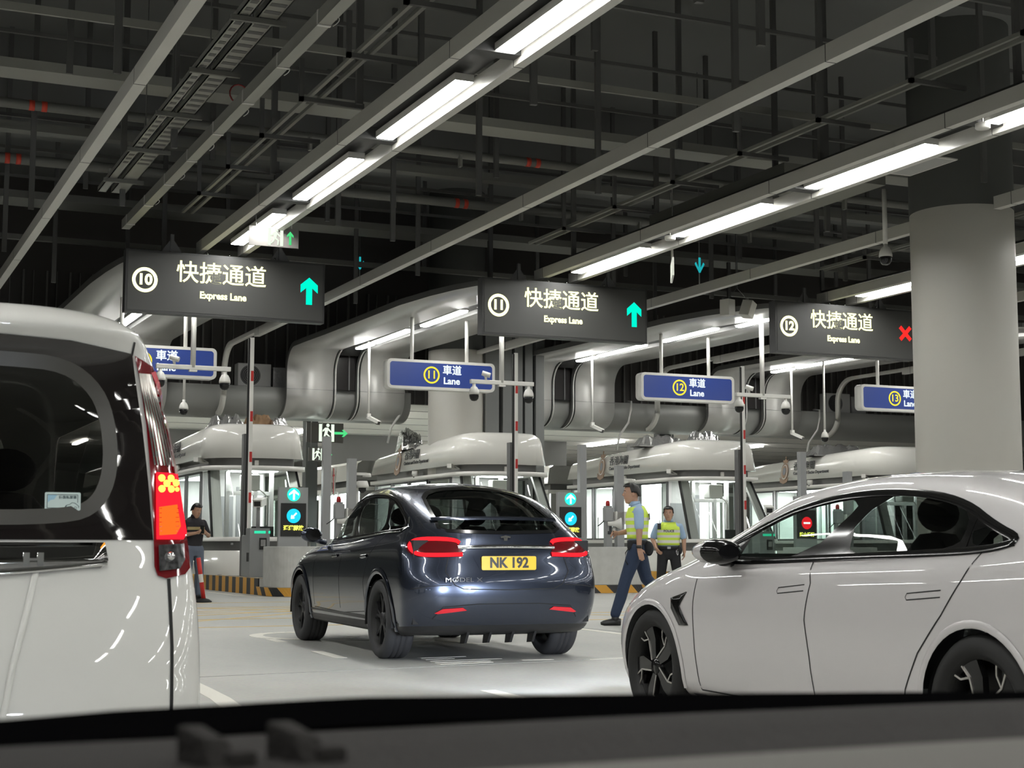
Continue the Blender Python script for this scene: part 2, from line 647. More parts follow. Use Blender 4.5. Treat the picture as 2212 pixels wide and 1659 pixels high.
# twin-rail light troughs with their linear lights
trg = ['lane ten', 'lane eleven', 'lane twelve', 'lane thirteen']
lamp_proto = None
for i, xc in enumerate(LANE_X):
    t = thing('light_trough', 'twin-rail grey ceiling light trough running towards the %s sign' % trg[i], 'light trough', (0, 0, 0), 0, 'light troughs over the lanes')
    for s in (-1, 1):
        xa = xc + (-0.57 if s < 0 else 0.20)
        bafflet(xc - 0.57, xc - 0.45, -14, 27.6, t, 'rail') if s < 0 else bafflet(xc + 0.20, xc + 0.32, -14, 27.6, t, 'rail')
    b = MB().box(xc - 0.45, xc + 0.20, -14, 27.6, 6.62, 6.66, M_trough)
    for k in range(10):
        b.box(xc - 0.45, xc + 0.20, -13 + 4.0 * k, -12.8 + 4.0 * k, 6.45, 6.62, M_trough)
    b.build('trough_back', t)
    for k in range(-10, 1):
        if lamp_proto is None:
            lamp_proto = thing('linear_light', '', 'ceiling light', (0, 0, 0), 0)
            MB().box(-0.12, 0.12, 0.0, 2.8, 0.012, 0.10, M_trim).build('housing', lamp_proto)
            MB().box(-0.11, 0.11, 0.02, 2.78, 0.0, 0.014, M_lamp).build('diffuser', lamp_proto)
            o = lamp_proto
        else:
            o = dup(lamp_proto, (0, 0, 0))
        o.location = (xc + 0.0, 24.05 + 3.95 * k, 6.45)
        o['label'] = 'long white linear ceiling light over %s, %s back from the black sign' % (trg[i], ORD[-k])
        o['group'] = 'linear lights over %s' % trg[i]
# more rows beyond the sides of the view, which the cars mirror
for i, xc in enumerate((-7.0, -0.17, 34.0, 40.9)):
    nm = ('far left of the white van', 'behind the single baffle over the van', 'beyond the near column', 'at the far right side')[i]
    for k in range(-5, 7):
        o = dup(lamp_proto, (xc, 0.3 + 3.95 * k, 6.45), 'long white linear ceiling light in the row %s' % nm, group='linear lights in the row %s' % nm)

# services: cross pipes, duct bands, hangers
t = thing('cable_tray', 'pair of perforated cable trays on trapeze hangers, left of the slim rail', 'cable tray')
for (xa, xb) in ((4.06, 4.20), (4.28, 4.52)):
    b = MB().box(xa, xb, -6, 26, 7.0, 7.012, M_tray)
    b.box(xa, xa + 0.012, -6, 26, 7.0, 7.08, M_tray).box(xb - 0.012, xb, -6, 26, 7.0, 7.08, M_tray)
    y = 8.0
    while y < 24:
        b.box(xa + 0.03, xb - 0.03, y, y + 0.10, 6.996, 7.0, M_strut)
        y += 0.25
    b.build('tray', t)
for k in range(8):
    y = 10.2 + 2.1 * k
    b = MB().box(3.98, 4.62, y, y + 0.05, 6.93, 6.99, M_pipe)
    b.tube([(4.24, y + 0.025, 6.95), (4.24, y + 0.025, ZC)], 0.008, M_strut, 5)
    b.build('trapeze_hanger', t)
o = MB().tube([(4.86 + 0.13 * math.cos(R(a)), 19.6 + 0.13 * math.sin(R(a)) * 0.2, 7.02 + 0.14 * math.sin(R(a))) for a in range(0, 1081, 24)], 0.012, mat('cable_red', (0.25, 0.03, 0.03), 0.5), 5).build('cable_coil')
tag(o, 'coil of dark red cable hanging between the cable trays and slim rail', 'cable')

CROSS = [('cross_pipe', 'thin pale conduit crossing under the ceiling, nearest of the cross runs', 21.8, 8.5, 0.05, M_band, 'b'),
         ('cross_duct', 'flat pale cable duct crossing the ceiling just before the red-taped pipe', 24.5, 8.5, 0.6, M_band, 'd'),
         ('cross_pipe', 'grey pipe with red tape bands crossing behind the flat duct', 26.0, 8.35, 0.17, M_pipe, 'p'),
         ('cross_duct', 'narrow grey duct crossing the ceiling middle', 28.2, 8.5, 0.3, M_pipe, 'd'),
         ('cross_pipe', 'grey pipe with brackets behind the narrow duct', 29.6, 8.3, 0.2, M_pipe, 'p'),
         ('cross_duct', 'wide dim duct crossing near the black slatted wall', 33.8, 8.5, 0.9, M_pipe, 'd'),
         ('cross_truss', 'dark steel edge channel with pale lip crossing above the signs', 36.4, 8.1, 0.14, M_pipe, 'b')]
for nm, lab, y, z, w, mm, kind in CROSS:
    b = MB()
    if kind == 'p':
        b.tube([(X0 + 1, y, z), (X1 - 1, y, z)], w / 2, mm, 12)
        for xr in (2.9, 12.0, 17.6, 29.0):
            b.tube([(xr, y, z), (xr + 0.09, y, z)], w / 2 + 0.006, M_redband, 12)
            b.tube([(xr + 0.2, y, z), (xr + 0.29, y, z)], w / 2 + 0.006, M_redband, 12)
        for j in range(14):
            xh = -1 + 2.9 * j
            b.box(xh, xh + 0.05, y - 0.13, y - 0.02, z - 0.26, z - 0.03, M_tray)
    elif kind == 'd':
        b.box(X0 + 1, X1 - 1, y, y + w, z, z + 0.16, mm)
    else:
        b.box(X0 + 1, X1 - 1, y, y + w, z, z + 0.12, mm)
    tag(b.build(nm), lab, 'pipe' if 'pipe' in nm else 'duct')
struct(MB().box(X0, X1, 31.0, 31.5, 9.2, ZC, M_ceil).build('ceiling_beam'))
struct(MB().box(X0, X1, 18.6, 19.1, 9.6, ZC, M_ceil).build('ceiling_beam'))
b = MB()
for k in range(10):
    b.box(X0 + 2, X1 - 2, 12.0 + 2.4 * k, 12.06 + 2.4 * k, 8.9, 8.96, M_strut)
tag(b.build('ceiling_grid'), 'dark suspended grid of thin rails under the black ceiling', 'ceiling grid', None, 'stuff')
# hanging struts
sp = None
ns = 0
for i in range(15):
    x = 1.0 + 1.71 * i + (0.35 if i % 3 == 1 else 0)
    for j in range(6):
        y = 13.4 + 4.1 * j + (0.9 if i % 2 else 0)
        zb = 6.72 if (i + j) % 3 else 7.9
        if sp is None:
            sp = MB().box(-0.045, 0.045, -0.03, 0.03, 0, 1, M_strut).build('hanger_strut')
            o = sp
        else:
            o = sp.copy()
            COL.objects.link(o)
        o.location = (x, y, zb)
        o.scale = (1, 1, ZC - zb)
        tag(o, 'dark steel channel hanging from the black ceiling among the services', 'hanger', 'ceiling hanger struts')
        ns += 1
# ladder of service runs just behind each twin trough
for i, xc in enumerate(LANE_X):
    t = thing('service_ladder', 'dark ladder of twin conduits on brackets above the %s light trough' % trg[i], 'conduit', (0, 0, 0), 0, 'conduit ladders')
    for q in (-0.98, -0.82):
        MB().box(xc + q, xc + q + 0.05, 8, 27, 6.98, 7.03, M_tray).build('conduit', t)
    for k in range(8):
        y = 11.2 + 2.0 * k
        MB().box(xc - 1.1, xc - 0.2, y, y + 0.05, 6.92, 6.98, M_strut).box(xc - 1.1, xc - 1.04, y, y + 0.05, 6.92, 7.5, M_strut).build('bracket', t)

# smoke detectors
sd = thing('smoke_detector', 'white round smoke detector under lane eleven trough near the right edge', 'smoke detector', (13.32, 14.95, 6.40), 0, 'smoke detectors')
MB().lathe([(0.0, -0.05), (0.085, -0.05), (0.095, -0.04), (0.095, 0.02), (0.0, 0.02)], M_white, 24).build('base', sd)
MB().tube([(0, 0, 0.02), (0, 0, 0.22)], 0.012, M_trim, 8).build('stem', sd)
dup(sd, (13.28, 22.78, 6.40), 'white round smoke detector under lane eleven trough above exit sign')
# access panel beside the near column
b = MB().box(14.07, 14.49, 16.79, 17.84, 6.50, 6.52, M_baffle).box(14.10, 14.46, 16.83, 17.80, 6.497, 6.50, M_grey)
tag(b.build('ceiling_panel'), 'square grey ceiling access panel hung beside the near column', 'panel')
b = MB().box(13.9, 15.9, 20.2, 24.6, 7.02, 7.2, mat('duct_box', (0.17, 0.17, 0.15), 0.6))
tag(b.build('air_duct'), 'boxy grey air duct above the beams, left of the near column', 'duct')
# ================================================================ gantry and lane canopies
def arc_profile():
    p = [(27.5, 6.19), (27.9, 6.235), (29.0, 6.325), (30.4, 6.41), (32.3, 6.485), (35.0, 6.505), (38.0, 6.53), (39.8, 6.56)]
    for k in range(9):
        a = R(90 * k / 8)
        p.append((40.75 + 0.67 * math.sin(a), 5.92 + 0.645 * math.cos(a)))
    p += [(41.42, 5.6), (41.42, 5.3)]
    for k in range(1, 9):
        a = R(85 * k / 8)
        p.append((42.22 - 0.80 * math.cos(a), 5.28 - 0.58 * math.sin(a)))
    p.append((42.6, 4.69))
    return p


def offset_profile(p, d0, d1=None):
    n = len(p)
    out = []
    for i in range(n):
        a, b_ = p[max(i - 1, 0)], p[min(i + 1, n - 1)]
        v = Vector((b_[0] - a[0], b_[1] - a[1])).normalized()
        d = d0 if d1 is None else d0 + (d1 - d0) * min(1, i / 4)
        out.append((p[i][0] - v.y * d, p[i][1] + v.x * d))
    return out


PROF = arc_profile()
OUT = offset_profile(PROF, 0.10, 0.14)
LIN = {0: 'ten', 1: 'eleven', 2: 'twelve', 3: 'thirteen'}


def sweep(x0, x1, prof, outp, m_in, m_side, m_out):
    b_ = MB()
    b_.strip([(x0, y, z) for y, z in prof], [(x1, y, z) for y, z in prof], m_in)
    b_.strip([(x0, y, z) for y, z in outp], [(x1, y, z) for y, z in outp], m_out)
    for x in (x0, x1):
        b_.strip([(x, y, z) for y, z in prof], [(x, y, z) for y, z in outp], m_side, False)
    for i in (0, -1):
        b_.add([(x0, *prof[i]), (x1, *prof[i]), (x1, *outp[i]), (x0, *outp[i])], [(0, 1, 2, 3)], m_side)
    return b_


can_proto = thing('lane_canopy', '', 'canopy')
for s in (-1, 1):
    xa, xb = (-1.75, -0.315) if s < 0 else (0.315, 1.75)
    b = sweep(xa, xb, PROF, OUT, M_alu, M_fascia, M_fascia)
    b.box(xa, xb, 41.414, 41.42, 5.455, 5.462, M_fascia)
    b.box(xa, xb, 36.0, 36.006, 6.40, 6.515, M_fascia) if False else None
    b.build('soffit_panel', can_proto)
    xt = -0.315 if s < 0 else 0.315
    tr = PROF[9:-1]
    e = offset_profile(tr, -0.012)
    sweep(xt - 0.035 if s < 0 else xt - 0.003, xt + 0.003 if s < 0 else xt + 0.035, e, tr, M_trim, M_black, M_trim).build('edge_trim', can_proto)
    x2 = xt - 0.085 if s < 0 else xt + 0.05
    sweep(x2, x2 + 0.035, offset_profile(tr, -0.006), tr, M_blackg, M_black, M_black).build('shadow_gap', can_proto)
up = offset_profile(PROF, 0.10)
b = sweep(-0.315, 0.315, up[:13], offset_profile(up[:13], 0.02), M_trough, M_trough, M_trough)
b.build('light_groove', can_proto)
b = MB().box(-0.315, 0.315, 41.60, 41.64, 5.5, 6.5, mat('slot_glass', (0.022, 0.02, 0.02), 0.2))
b.box(0.10, 0.14, 41.57, 41.60, 5.5, 6.5, M_steeld)
b.build('slot_window', can_proto)
for i in range(4):
    lab = 'curved grey aluminium canopy over lane %s with a central light groove' % LIN[i]
    x = LANE_X[i] + 0.03
    if i == 0:
        can_proto.location = (x, 0, 0)
        can_proto['label'] = lab
        can_proto['group'] = 'lane canopies'
    else:
        dup(can_proto, (x, 0, 0), lab)
# lamps in the grooves
cl = thing('canopy_light', '', 'ceiling light')
b = MB()
pts = rrect(0, 1.36, 0.19, 2.72, 0.07, 4)
b.prism(pts, -0.03, 0.01, M_lamp, 'z')
b.build('diffuser', cl)
MB().box(-0.11, 0.11, 0.0, 2.72, 0.01, 0.06, M_trim).build('housing', cl)
first = True
for i in range(4):
    for k, (ya, ln) in enumerate(((39.3, 1.1), (36.35, 2.72), (32.68, 2.72), (29.0, 2.72))):
        z = 6.555 if ya > 35 else (6.53 if ya > 30 else 6.45)
        o = cl if first else dup(cl, (0, 0, 0))
        first = False
        o.location = (LANE_X[i] + 0.03, ya, z)
        o.scale = (1, ln / 2.72, 1)
        o['label'] = 'rounded white strip light in the lane %s canopy groove, %s from the gantry' % (LIN[i], ORD[k])
        o['group'] = 'strip lights in the lane %s canopy' % LIN[i]

# horizontal tube beam
tb = [(42.6, 5.52), (41.78, 5.52), (41.76, 5.5), (41.76, 5.2)]
for k in range(1, 9):
    a = R(85 * k / 8)
    tb.append((42.5 - 0.74 * math.cos(a), 5.2 - 0.52 * math.sin(a)))
tb.append((42.8, 4.675))
b = MB()
b.strip([(-20, y, z) for y, z in tb], [(15.6, y, z) for y, z in tb], M_alu_dark)
b.strip([(17.3, y, z) for y, z in tb], [(60, y, z) for y, z in tb], M_alu_dark)
o = b.build('gantry_beam')
tag(o, 'long grey horizontal gantry beam with a rounded lower edge behind the canopies', 'beam')
# cables down the beam
for i, (x, y) in enumerate(((15.05, 41.6), (22.55, 41.6), (29.6, 41.6))):
    o = MB().tube([(x + 0.35, 42.1, 5.6), (x + 0.32, 41.72, 5.55), (x + 0.28, 41.66, 5.3), (x + 0.2, 41.68, 4.9), (x, 41.9, 4.5), (x - 0.1, 41.9, 4.05)], 0.035, M_trim, 8).build('cable_conduit')
    tag(o, 'grey flexible conduit hanging down the gantry beam right of lane %s canopy' % LIN[i + 1], 'conduit')
# condensers standing on the beam
def condenser(x, lab):
    t = thing('condenser_unit', lab, 'air conditioner', (x, 42.35, 5.52))
    MB().box(-0.48, 0.48, -0.2, 0.2, 0, 0.68, M_grey).build('casing', t, 0.02)
    b_ = MB()
    for q in range(5):
        b_.lathe([(0.06 + 0.05 * q, -0.004), (0.075 + 0.05 * q, 0.004)], M_steeld, 28, Matrix.Translation((-0.12, -0.205, 0.34)) @ Matrix.Rotation(PI / 2, 4, 'X'))
    b_.lathe([(0.0, 0), (0.29, 0)], M_black, 28, Matrix.Translation((-0.12, -0.201, 0.34)) @ Matrix.Rotation(PI / 2, 4, 'X'))
    b_.build('fan_grille', t)
    MB().box(0.55, 1.15, -0.15, 0.2, 0.0, 0.60, mat('foil', (0.45, 0.45, 0.45), 0.2, 0.6, bump=(9, 0.8))).build('foil_wrap', t)
condenser(11.05, 'grey outdoor air conditioner with round fan on the gantry beam above lane ten booth')
condenser(31.0, 'grey outdoor air conditioner with round fan on the gantry beam left of lane thirteen sign')
o = MB().box(28.95, 29.45, 42.5, 42.7, 5.45, 6.6, MATS['foil']).build('foil_duct')
tag(o, 'crinkled silver foil-wrapped duct standing behind the gantry beam', 'duct')

# ================================================================ black lane signs
E_txt = emat('led_warm_white', (1.0, 1.0, 0.50), 2.0)
E_grn = emat('led_green', (0.0, 1.0, 0.66), 1.05)
E_red = emat('led_red', (1.0, 0.03, 0.025), 1.1)
M_signblk = mat('sign_black', (0.055, 0.055, 0.052), 0.5)
M_signrim = mat('sign_rim', (0.03, 0.03, 0.03), 0.45)


def annulus(b_, ro, ri, material, mx, seg=36, d=0.004):
    pr = [(ri, 0), (ri, d), (ro, d), (ro, 0)]
    b_.lathe(pr, material, seg, mx, False, True)


def express_sign(i, xc, num, ok):
    lab = 'black overhead sign with glowing %s, Chinese characters, Express Lane and a %s' % (num, 'green up arrow' if ok else 'red cross')
    t = thing('lane_sign', lab, 'sign', (xc, 27.2, 5.74), 0, 'black overhead lane signs')
    b_ = MB().box(-1.83, 1.83, 0, 0.24, -0.56, 0.56, M_signrim)
    b_.box(-1.79, 1.79, -0.006, 0, -0.52, 0.52, M_signblk)
    b_.build('cabinet', t)
    y = -0.008
    b_ = MB()
    annulus(b_, 0.225, 0.165, E_txt, face_back(-1.49, y, 0.02))
    b_.build('number_ring', t)
    MB().text(num, 0.265, E_txt, face_back(-1.49, y, 0.02), 0.003, 0.011).build('number', t)
    MB().text('快捷通道', 0.415, E_txt, face_back(-0.11, y, 0.19), 0.003, 0.0035).build('chinese_lettering', t)
    MB().text('Express Lane', 0.175, E_txt, face_back(-0.08, y, -0.19), 0.003, 0.006, 'CENTER', 0.92).build('english_lettering', t)
    b_ = MB()
    if ok:
        ar = [(0, 0.27), (0.165, 0.13), (0.165, -0.02), (0.058, 0.07), (0.058, -0.24), (-0.058, -0.24), (-0.058, 0.07), (-0.165, -0.02), (-0.165, 0.13)]
        b_.prism(ar, -0.004, 0.0, E_grn, 'y', Matrix.Translation((1.53, y, 0.01)))
        b_.build('arrow', t)
    else:
        for a in (45, -45):
            b_.box(-0.2, 0.2, -0.004, 0, -0.045, 0.045, E_red, Matrix.Translation((1.59, y, 0.04)) @ Matrix.Rotation(R(a), 4, 'Y'))
        b_.build('cross', t)
    for x in (-1.0, 1.0):
        b_ = MB().box(x - 0.03, x + 0.03, 0.09, 0.15, 0.56, 0.9, M_steeld)
        b_.prism([(x - 0.2, 0.56), (x + 0.2, 0.56), (x + 0.03, 0.8), (x - 0.03, 0.8)], 0.115, 0.125, M_steeld)
        b_.build('bracket', t)
    for x in (-0.35, 0.05, 0.9):
        MB().tube([(x, 0.1, 0.56), (x, 0.1, 0.62)], 0.015, M_chrome, 6).build('bolt', t)
    return t


express_sign(0, 6.60, '10', True)
express_sign(1, 13.46, '11', True)
express_sign(2, 20.25, '12', False)

# ================================================================ blue lane signs
M_blue = mat('sign_blue', (0.022, 0.045, 0.20), 0.35, emit=(0.02, 0.05, 0.24), strength=0.35)
E_yel = emat('led_yellow', (1.0, 0.80, 0.05), 1.15)
E_wht = emat('led_white', (0.85, 0.95, 1.0), 1.15)


def blue_sign(i, xc, num):
    t = thing('blue_lane_sign', 'blue illuminated sign reading lane %s in a yellow ring, white rounded frame' % num, 'sign', (xc, 33.83, 5.12), 0, 'blue lane signs')
    b_ = MB()
    fr = rrect(0, 0, 2.76, 0.70, 0.11)
    fi = rrect(0, 0, 2.62, 0.57, 0.07)
    n = len(fr)
    b_.strip([(x, 0.30, z) for x, z in fr + fr[:1]], [(x, 0, z) for x, z in fr + fr[:1]], M_white)
    b_.strip([(x, 0, z) for x, z in fr + fr[:1]], [(x, 0, z) for x, z in fi + fi[:1]], M_white, False)
    b_.strip([(x, 0, z) for x, z in fi + fi[:1]], [(x, 0.012, z) for x, z in fi + fi[:1]], M_white, False)
    b_.add([(x, 0.30, z) for x, z in fr], [tuple(range(n))], M_white)
    b_.build('frame', t)
    MB().prism(fi, 0.006, 0.012, M_blue).build('face_panel', t)
    y = 0.004
    b_ = MB()
    annulus(b_, 0.205, 0.165, E_yel, face_back(-0.26, y, 0.0))
    b_.build('number_ring', t)
    MB().text(num, 0.27, E_yel, face_back(-0.26, y, 0.0), 0.002, 0.004).build('number', t)
    MB().text('車道', 0.245, E_wht, face_back(0.265, y, 0.12), 0.002, 0.005).build('chinese_lettering', t)
    MB().text('Lane', 0.225, E_wht, face_back(0.255, y, -0.13), 0.002, 0.006).build('english_lettering', t)
    for x in (-0.71, 0.70):
        MB().tube([(x, 0.15, 0.35), (x, 0.15, 1.40)], 0.045, M_white, 12).build('hanging_pole', t)
    return t


for i, num in enumerate(('10', '11', '12', '13')):
    blue_sign(i, 13.42 + 6.80 * (i - 1), num)

# ================================================================ hanging cameras
def dome(b_, x, y, z, s=1.0):
    """bell housing top at z; returns lens builder"""
    mx = Matrix.Translation((x, y, z)) @ Matrix.Scale(s, 4)
    b_.lathe([(0.0, 0.0), (0.035, 0.0), (0.04, -0.06), (0.075, -0.09), (0.105, -0.15), (0.118, -0.21), (0.118, -0.25), (0.0, -0.25)], M_white, 22, mx)
    l = MB().lathe([(0.0, -0.25), (0.108, -0.25), (0.108, -0.29), (0.095, -0.345), (0.06, -0.385), (0.0, -0.40)], M_lens, 22, mx)
    return l


def camera_mast(xc, name):
    t = thing('camera_crossbar', 'white T-shaped camera bar with two domes %s' % name, 'camera', (xc, 30.9, 4.67), 0, 'camera crossbars over the lanes')
    MB().tube([(0.22, 0, 0.0), (0.22, 0, 1.78)], 0.055, M_white, 12).build('pole', t)
    MB().box(-0.53, 0.995, -0.045, 0.045, -0.045, 0.045, M_white).build('crossbar', t, 0.008)
    MB().box(0.14, 0.30, -0.05, 0.05, -0.085, -0.046, M_white).build('clamp', t)
    for x in (-0.44, 0.88):
        b_ = MB()
        l = dome(b_, x, 0, -0.045, 0.98)
        h = b_.build('dome_housing', t)
        l.build('dome_lens', h)
    b_ = MB()
    b_.tube([(-0.16, 0, 0.045), (-0.16, 0, 0.10)], 0.03, M_white, 8)
    b_.tube([(-0.24, 0.02, 0.20), (-0.08, -0.06, 0.14)], 0.055, M_white, 12)
    b_.tube([(-0.16, 0, 0.1), (-0.2, 0.0, 0.18)], 0.03, M_white, 8)
    b_.build('bullet_camera', t)
    return t


camera_mast(6.6, 'in front of the lane ten blue sign')
camera_mast(13.46, 'right of the lane eleven blue sign')
camera_mast(20.3, 'right of the lane twelve blue sign')

for i in (1, 2, 3):
    t = thing('pole_camera', 'thin white pole with an angled box camera hanging from lane %s canopy' % LIN[i], 'camera', (LANE_X[i] + 0.07 + (0.1 if i == 3 else 0), 39.6, 4.55), 0, 'thin pole cameras')
    MB().tube([(0, 0, 0.1), (0, 0, 2.12)], 0.032, M_white, 10).build('pole', t)
    MB().box(-0.05, 0.05, -0.05, 0.05, 0.02, 0.12, M_white).build('mount', t)
    mx = Matrix.Translation((0.08, -0.05, -0.03)) @ Matrix.Rotation(R(35), 4, 'Z') @ Matrix.Rotation(R(25), 4, 'X')
    h = MB().box(-0.075, 0.075, -0.26, 0.14, -0.035, 0.05, M_white, mx).build('camera_body', t)
    MB().box(-0.06, 0.06, -0.262, -0.2, -0.06, 0.03, M_lens, mx).build('camera_lens', h)
for x, y, nm in ((7.75, 36.0, 'below the lane ten blue sign'), (26.85, 37.2, 'left of the lane thirteen blue sign')):
    t = thing('pendant_dome_camera', 'small white dome camera on a thin pole %s' % nm, 'camera', (x, y, 4.22), 0, 'small pendant dome cameras')
    MB().tube([(0, 0, 0.25), (0, 0, 2.3)], 0.032, M_white, 10).build('pole', t)
    b = MB()
    l = dome(b, 0, 0, 0.28, 0.92)
    h = b.build('dome_housing', t)
    l.build('dome_lens', h)
t = thing('pendant_dome_camera', 'large white dome camera on a pole hanging just left of the near column', 'camera', (16.1, 20.5, 5.72), 0)
MB().tube([(0, 0, 0.38), (0, 0, 1.32)], 0.04, M_white, 12).build('pole', t)
b = MB()
l = dome(b, 0, 0, 0.40, 0.95)
h = b.build('dome_housing', t)
l.build('dome_lens', h)

# ================================================================ exit signs
E_exitg = emat('exit_green', (0.10, 0.85, 0.28), 0.9)
E_exitw = emat('exit_white', (0.85, 1.0, 0.80), 1.1)
M_acr = mat('acrylic_plate', (0.20, 0.19, 0.18), 0.25)
M_acr2 = mat('acrylic_pale', (0.60, 0.62, 0.55), 0.3)


def runner(b_, mx, material, s=1.0):
    """generic running figure pictogram."""
    T = lambda pts: b_.prism([(x * s, z * s) for x, z in pts], -0.003, 0.0, material, 'y', mx)
    b_.lathe([(0, 0), (0.03 * s, 0)], material, 12, mx @ Matrix.Translation((0.02 * s, -0.002, 0.13 * s)) @ Matrix.Rotation(PI / 2, 4, 'X'))
    T([(-0.03, 0.09), (0.03, 0.09), (0.01, -0.02), (-0.04, -0.02)])
    T([(0.02, 0.09), (0.09, 0.02), (0.075, 0.005), (0.0, 0.06)])
    T([(-0.03, 0.09), (-0.09, 0.03), (-0.075, 0.015), (-0.01, 0.06)])
    T([(0.0, 0.0), (0.06, -0.06), (0.05, -0.14), (0.03, -0.14), (0.03, -0.06), (-0.03, -0.02)])
    T([(-0.04, 0.0), (-0.06, -0.08), (-0.11, -0.12), (-0.10, -0.135), (-0.04, -0.09), (0.0, -0.01)])


def arrow_up(b_, mx, material, s=1.0):
    ar = [(0, 0.12), (0.06, 0.05), (0.06, 0.01), (0.022, 0.045), (0.022, -0.12), (-0.022, -0.12), (-0.022, 0.045), (-0.06, 0.01), (-0.06, 0.05)]
    b_.prism([(x * s, z * s) for x, z in ar], -0.003, 0, material, 'y', mx)


def exit_sign(x, y, z, rz, lab, w, h, pale, arrow, zt):
    t = thing('exit_sign', lab, 'exit sign', (x, y, z), rz, 'exit signs')
    MB().box(-w / 2, w / 2, 0, 0.035, -h / 2, h / 2, M_acr2 if pale else M_acr).build('plate', t)
    b_ = MB()
    k = h / 0.34
    if not pale:
        b_.box(-0.11 * k, -0.055 * k, -0.003, 0, -0.15 * k, 0.15 * k, E_exitw).box(0.11 * k, 0.165 * k, -0.003, 0, -0.15 * k, 0.15 * k, E_exitw)
    else:
        b_.box(-0.10 * k, 0.10 * k, -0.003, 0, -0.13 * k, 0.13 * k, E_exitg)
    runner(b_, Matrix.Translation((0.03 * k, -0.004, 0.0)), E_exitw, k)
    b_.build('running_figure', t)
    b_ = MB()
    arrow_up(b_, Matrix.Translation((0.29 * k, -0.002, 0)) @ Matrix.Rotation(R(arrow), 4, 'Y'), E_exitg, k)
    b_.build('arrow', t)
    for sx in (-0.36, 0.36):
        MB().tube([(sx * w, 0.017, h / 2), (sx * w, 0.017, zt - z)], 0.009, M_trim, 6).build('hanging_rod', t)
    return t


exit_sign(6.83, 24.95, 6.26, 0, 'hanging exit sign with white running figure and green up arrow by the lane ten lights', 0.86, 0.33, False, 0, 6.62)
exit_sign(14.05, 24.0, 6.08, R(62), 'pale hanging exit sign seen at an angle right of the lane eleven sign', 0.84, 0.33, True, 90, 7.6)
exit_sign(14.4, 46.2, 4.62, 0, 'green glowing exit sign hanging in the hall behind lane ten booth', 1.2, 0.62, False, 90, 5.5)
exit_sign(13.95, 45.6, 3.9, 0, 'small green arrow sign just right of lane ten booth roof', 0.5, 0.42, False, 90, 5.5)
exit_sign(27.1, 47.2, 4.62, 0, 'green exit sign between lanes eleven and twelve booth roofs', 1.1, 0.5, False, 90, 5.5)
exit_sign(33.0, 46.2, 4.42, 0, 'small green arrow sign behind lane thirteen booth roof', 0.62, 0.42, False, 90, 5.5)

# tiny arrow lamps hanging in the dark and a pair of speakers
E_cyan = emat('lamp_cyan', (0.02, 0.55, 0.6), 0.7)
for x, y, z, nm in ((16.8, 27.6, 7.0, 'right of the exit sign'), (12.4, 37.0, 8.3, 'above the lane eleven black sign')):
    t = thing('arrow_lamp', 'small cyan down arrow lamp on a thin rod %s' % nm, 'lamp', (x, y, z), 0, 'small cyan arrow lamps')
    b = MB()
    for pl in ([(-0.025, 0.16), (0.025, 0.16), (0.025, -0.16), (-0.025, -0.16)], [(-0.12, 0.02), (-0.09, 0.06), (0.01, -0.13), (-0.01, -0.17)], [(0.12, 0.02), (0.09, 0.06), (-0.01, -0.13), (0.01, -0.17)]):
        b.prism(pl, -0.01, 0.0, E_cyan)
    b.build('arrow', t)
    MB().tube([(0, 0.01, -0.16), (0, 0.01, -0.5)], 0.012, M_trim, 6).build('rod', t)
    MB().tube([(0, 0.012, 0.15), (0, 0.012, ZC - z)], 0.008, M_strut, 6).build('suspension_wire', t)
for x, rz, rx, nm in ((17.1, 0.35, 0, 'upright speaker box, left one of the hanging pair'), (17.6, 0.5, 20, 'tilted speaker box, right one of the hanging pair')):
    t = thing('speaker', 'pale grey %s before the lane twelve canopy' % nm, 'speaker', (x, 27.0, 6.02), 0, 'hanging pair of speakers')
    mx = Matrix.Rotation(R(rx), 4, 'Y') @ Matrix.Rotation(rz, 4, 'Z')
    MB().box(-0.11, 0.11, -0.12, 0.12, -0.17, 0.17, M_baffle, mx).build('cabinet', t, 0.01)
    MB().box(-0.12, 0.12, 0.0, 0.05, 0.17, 0.2, M_steeld, mx).build('bracket', t)
    MB().tube([(0.02, 0, 0.18), (0.22 if rx == 0 else -0.25, 0, 0.42), (0.22 if rx == 0 else -0.25, 0, ZC - 6.02)], 0.008, M_steeld, 6).build('suspension_wire', t)
# ================================================================ islands, booths, barriers
WHERE = ['nearest the white van', 'behind the dark grey car', 'behind the two officers', 'behind the white sedan']


def plan(ins, yb, fwd=0.0):
    """booth plan outline (left rear, round the nose, right rear), inset by ins; fwd pushes the nose towards the lane entrance."""
    i = ins
    yf = 37.32 + i - fwd
    p = [(-1.30 + i, yb), (-1.30 + i, 41.5), (-1.30 + i, 38.55)]
    for k in range(1, 7):
        a = R(90 * k / 6)
        p.append((-0.80 - (0.50 - i) * math.cos(a), (38.4 - 0.75 * math.sin(a)) + (i - fwd) * math.sin(a)))
    p[-1] = (-0.72, yf + 0.18)
    p += [(-0.3, yf + 0.06), (0.3, yf + 0.02), (0.75, yf + 0.10)]
    for k in range(0, 7):
        a = R(90 * k / 6)
        p.append((0.80 + (0.42 - i) * math.sin(a), yf + 0.55 - 0.42 * math.cos(a)))
    p += [(1.22 - i, 39.5), (1.22 - i, yb)]
    return p


def ring_wall(b_, pa, za, pb, zb, material, smooth=True):
    fa = za if callable(za) else (lambda y: za)
    fb = zb if callable(zb) else (lambda y: zb)
    b_.strip([(x, y, fa(y)) for x, y in pa], [(x, y, fb(y)) for x, y in pb], material, smooth)


def drop(y):
    return -0.30 * max(0.0, min(1.0, (y - 39.5) / 5.5))


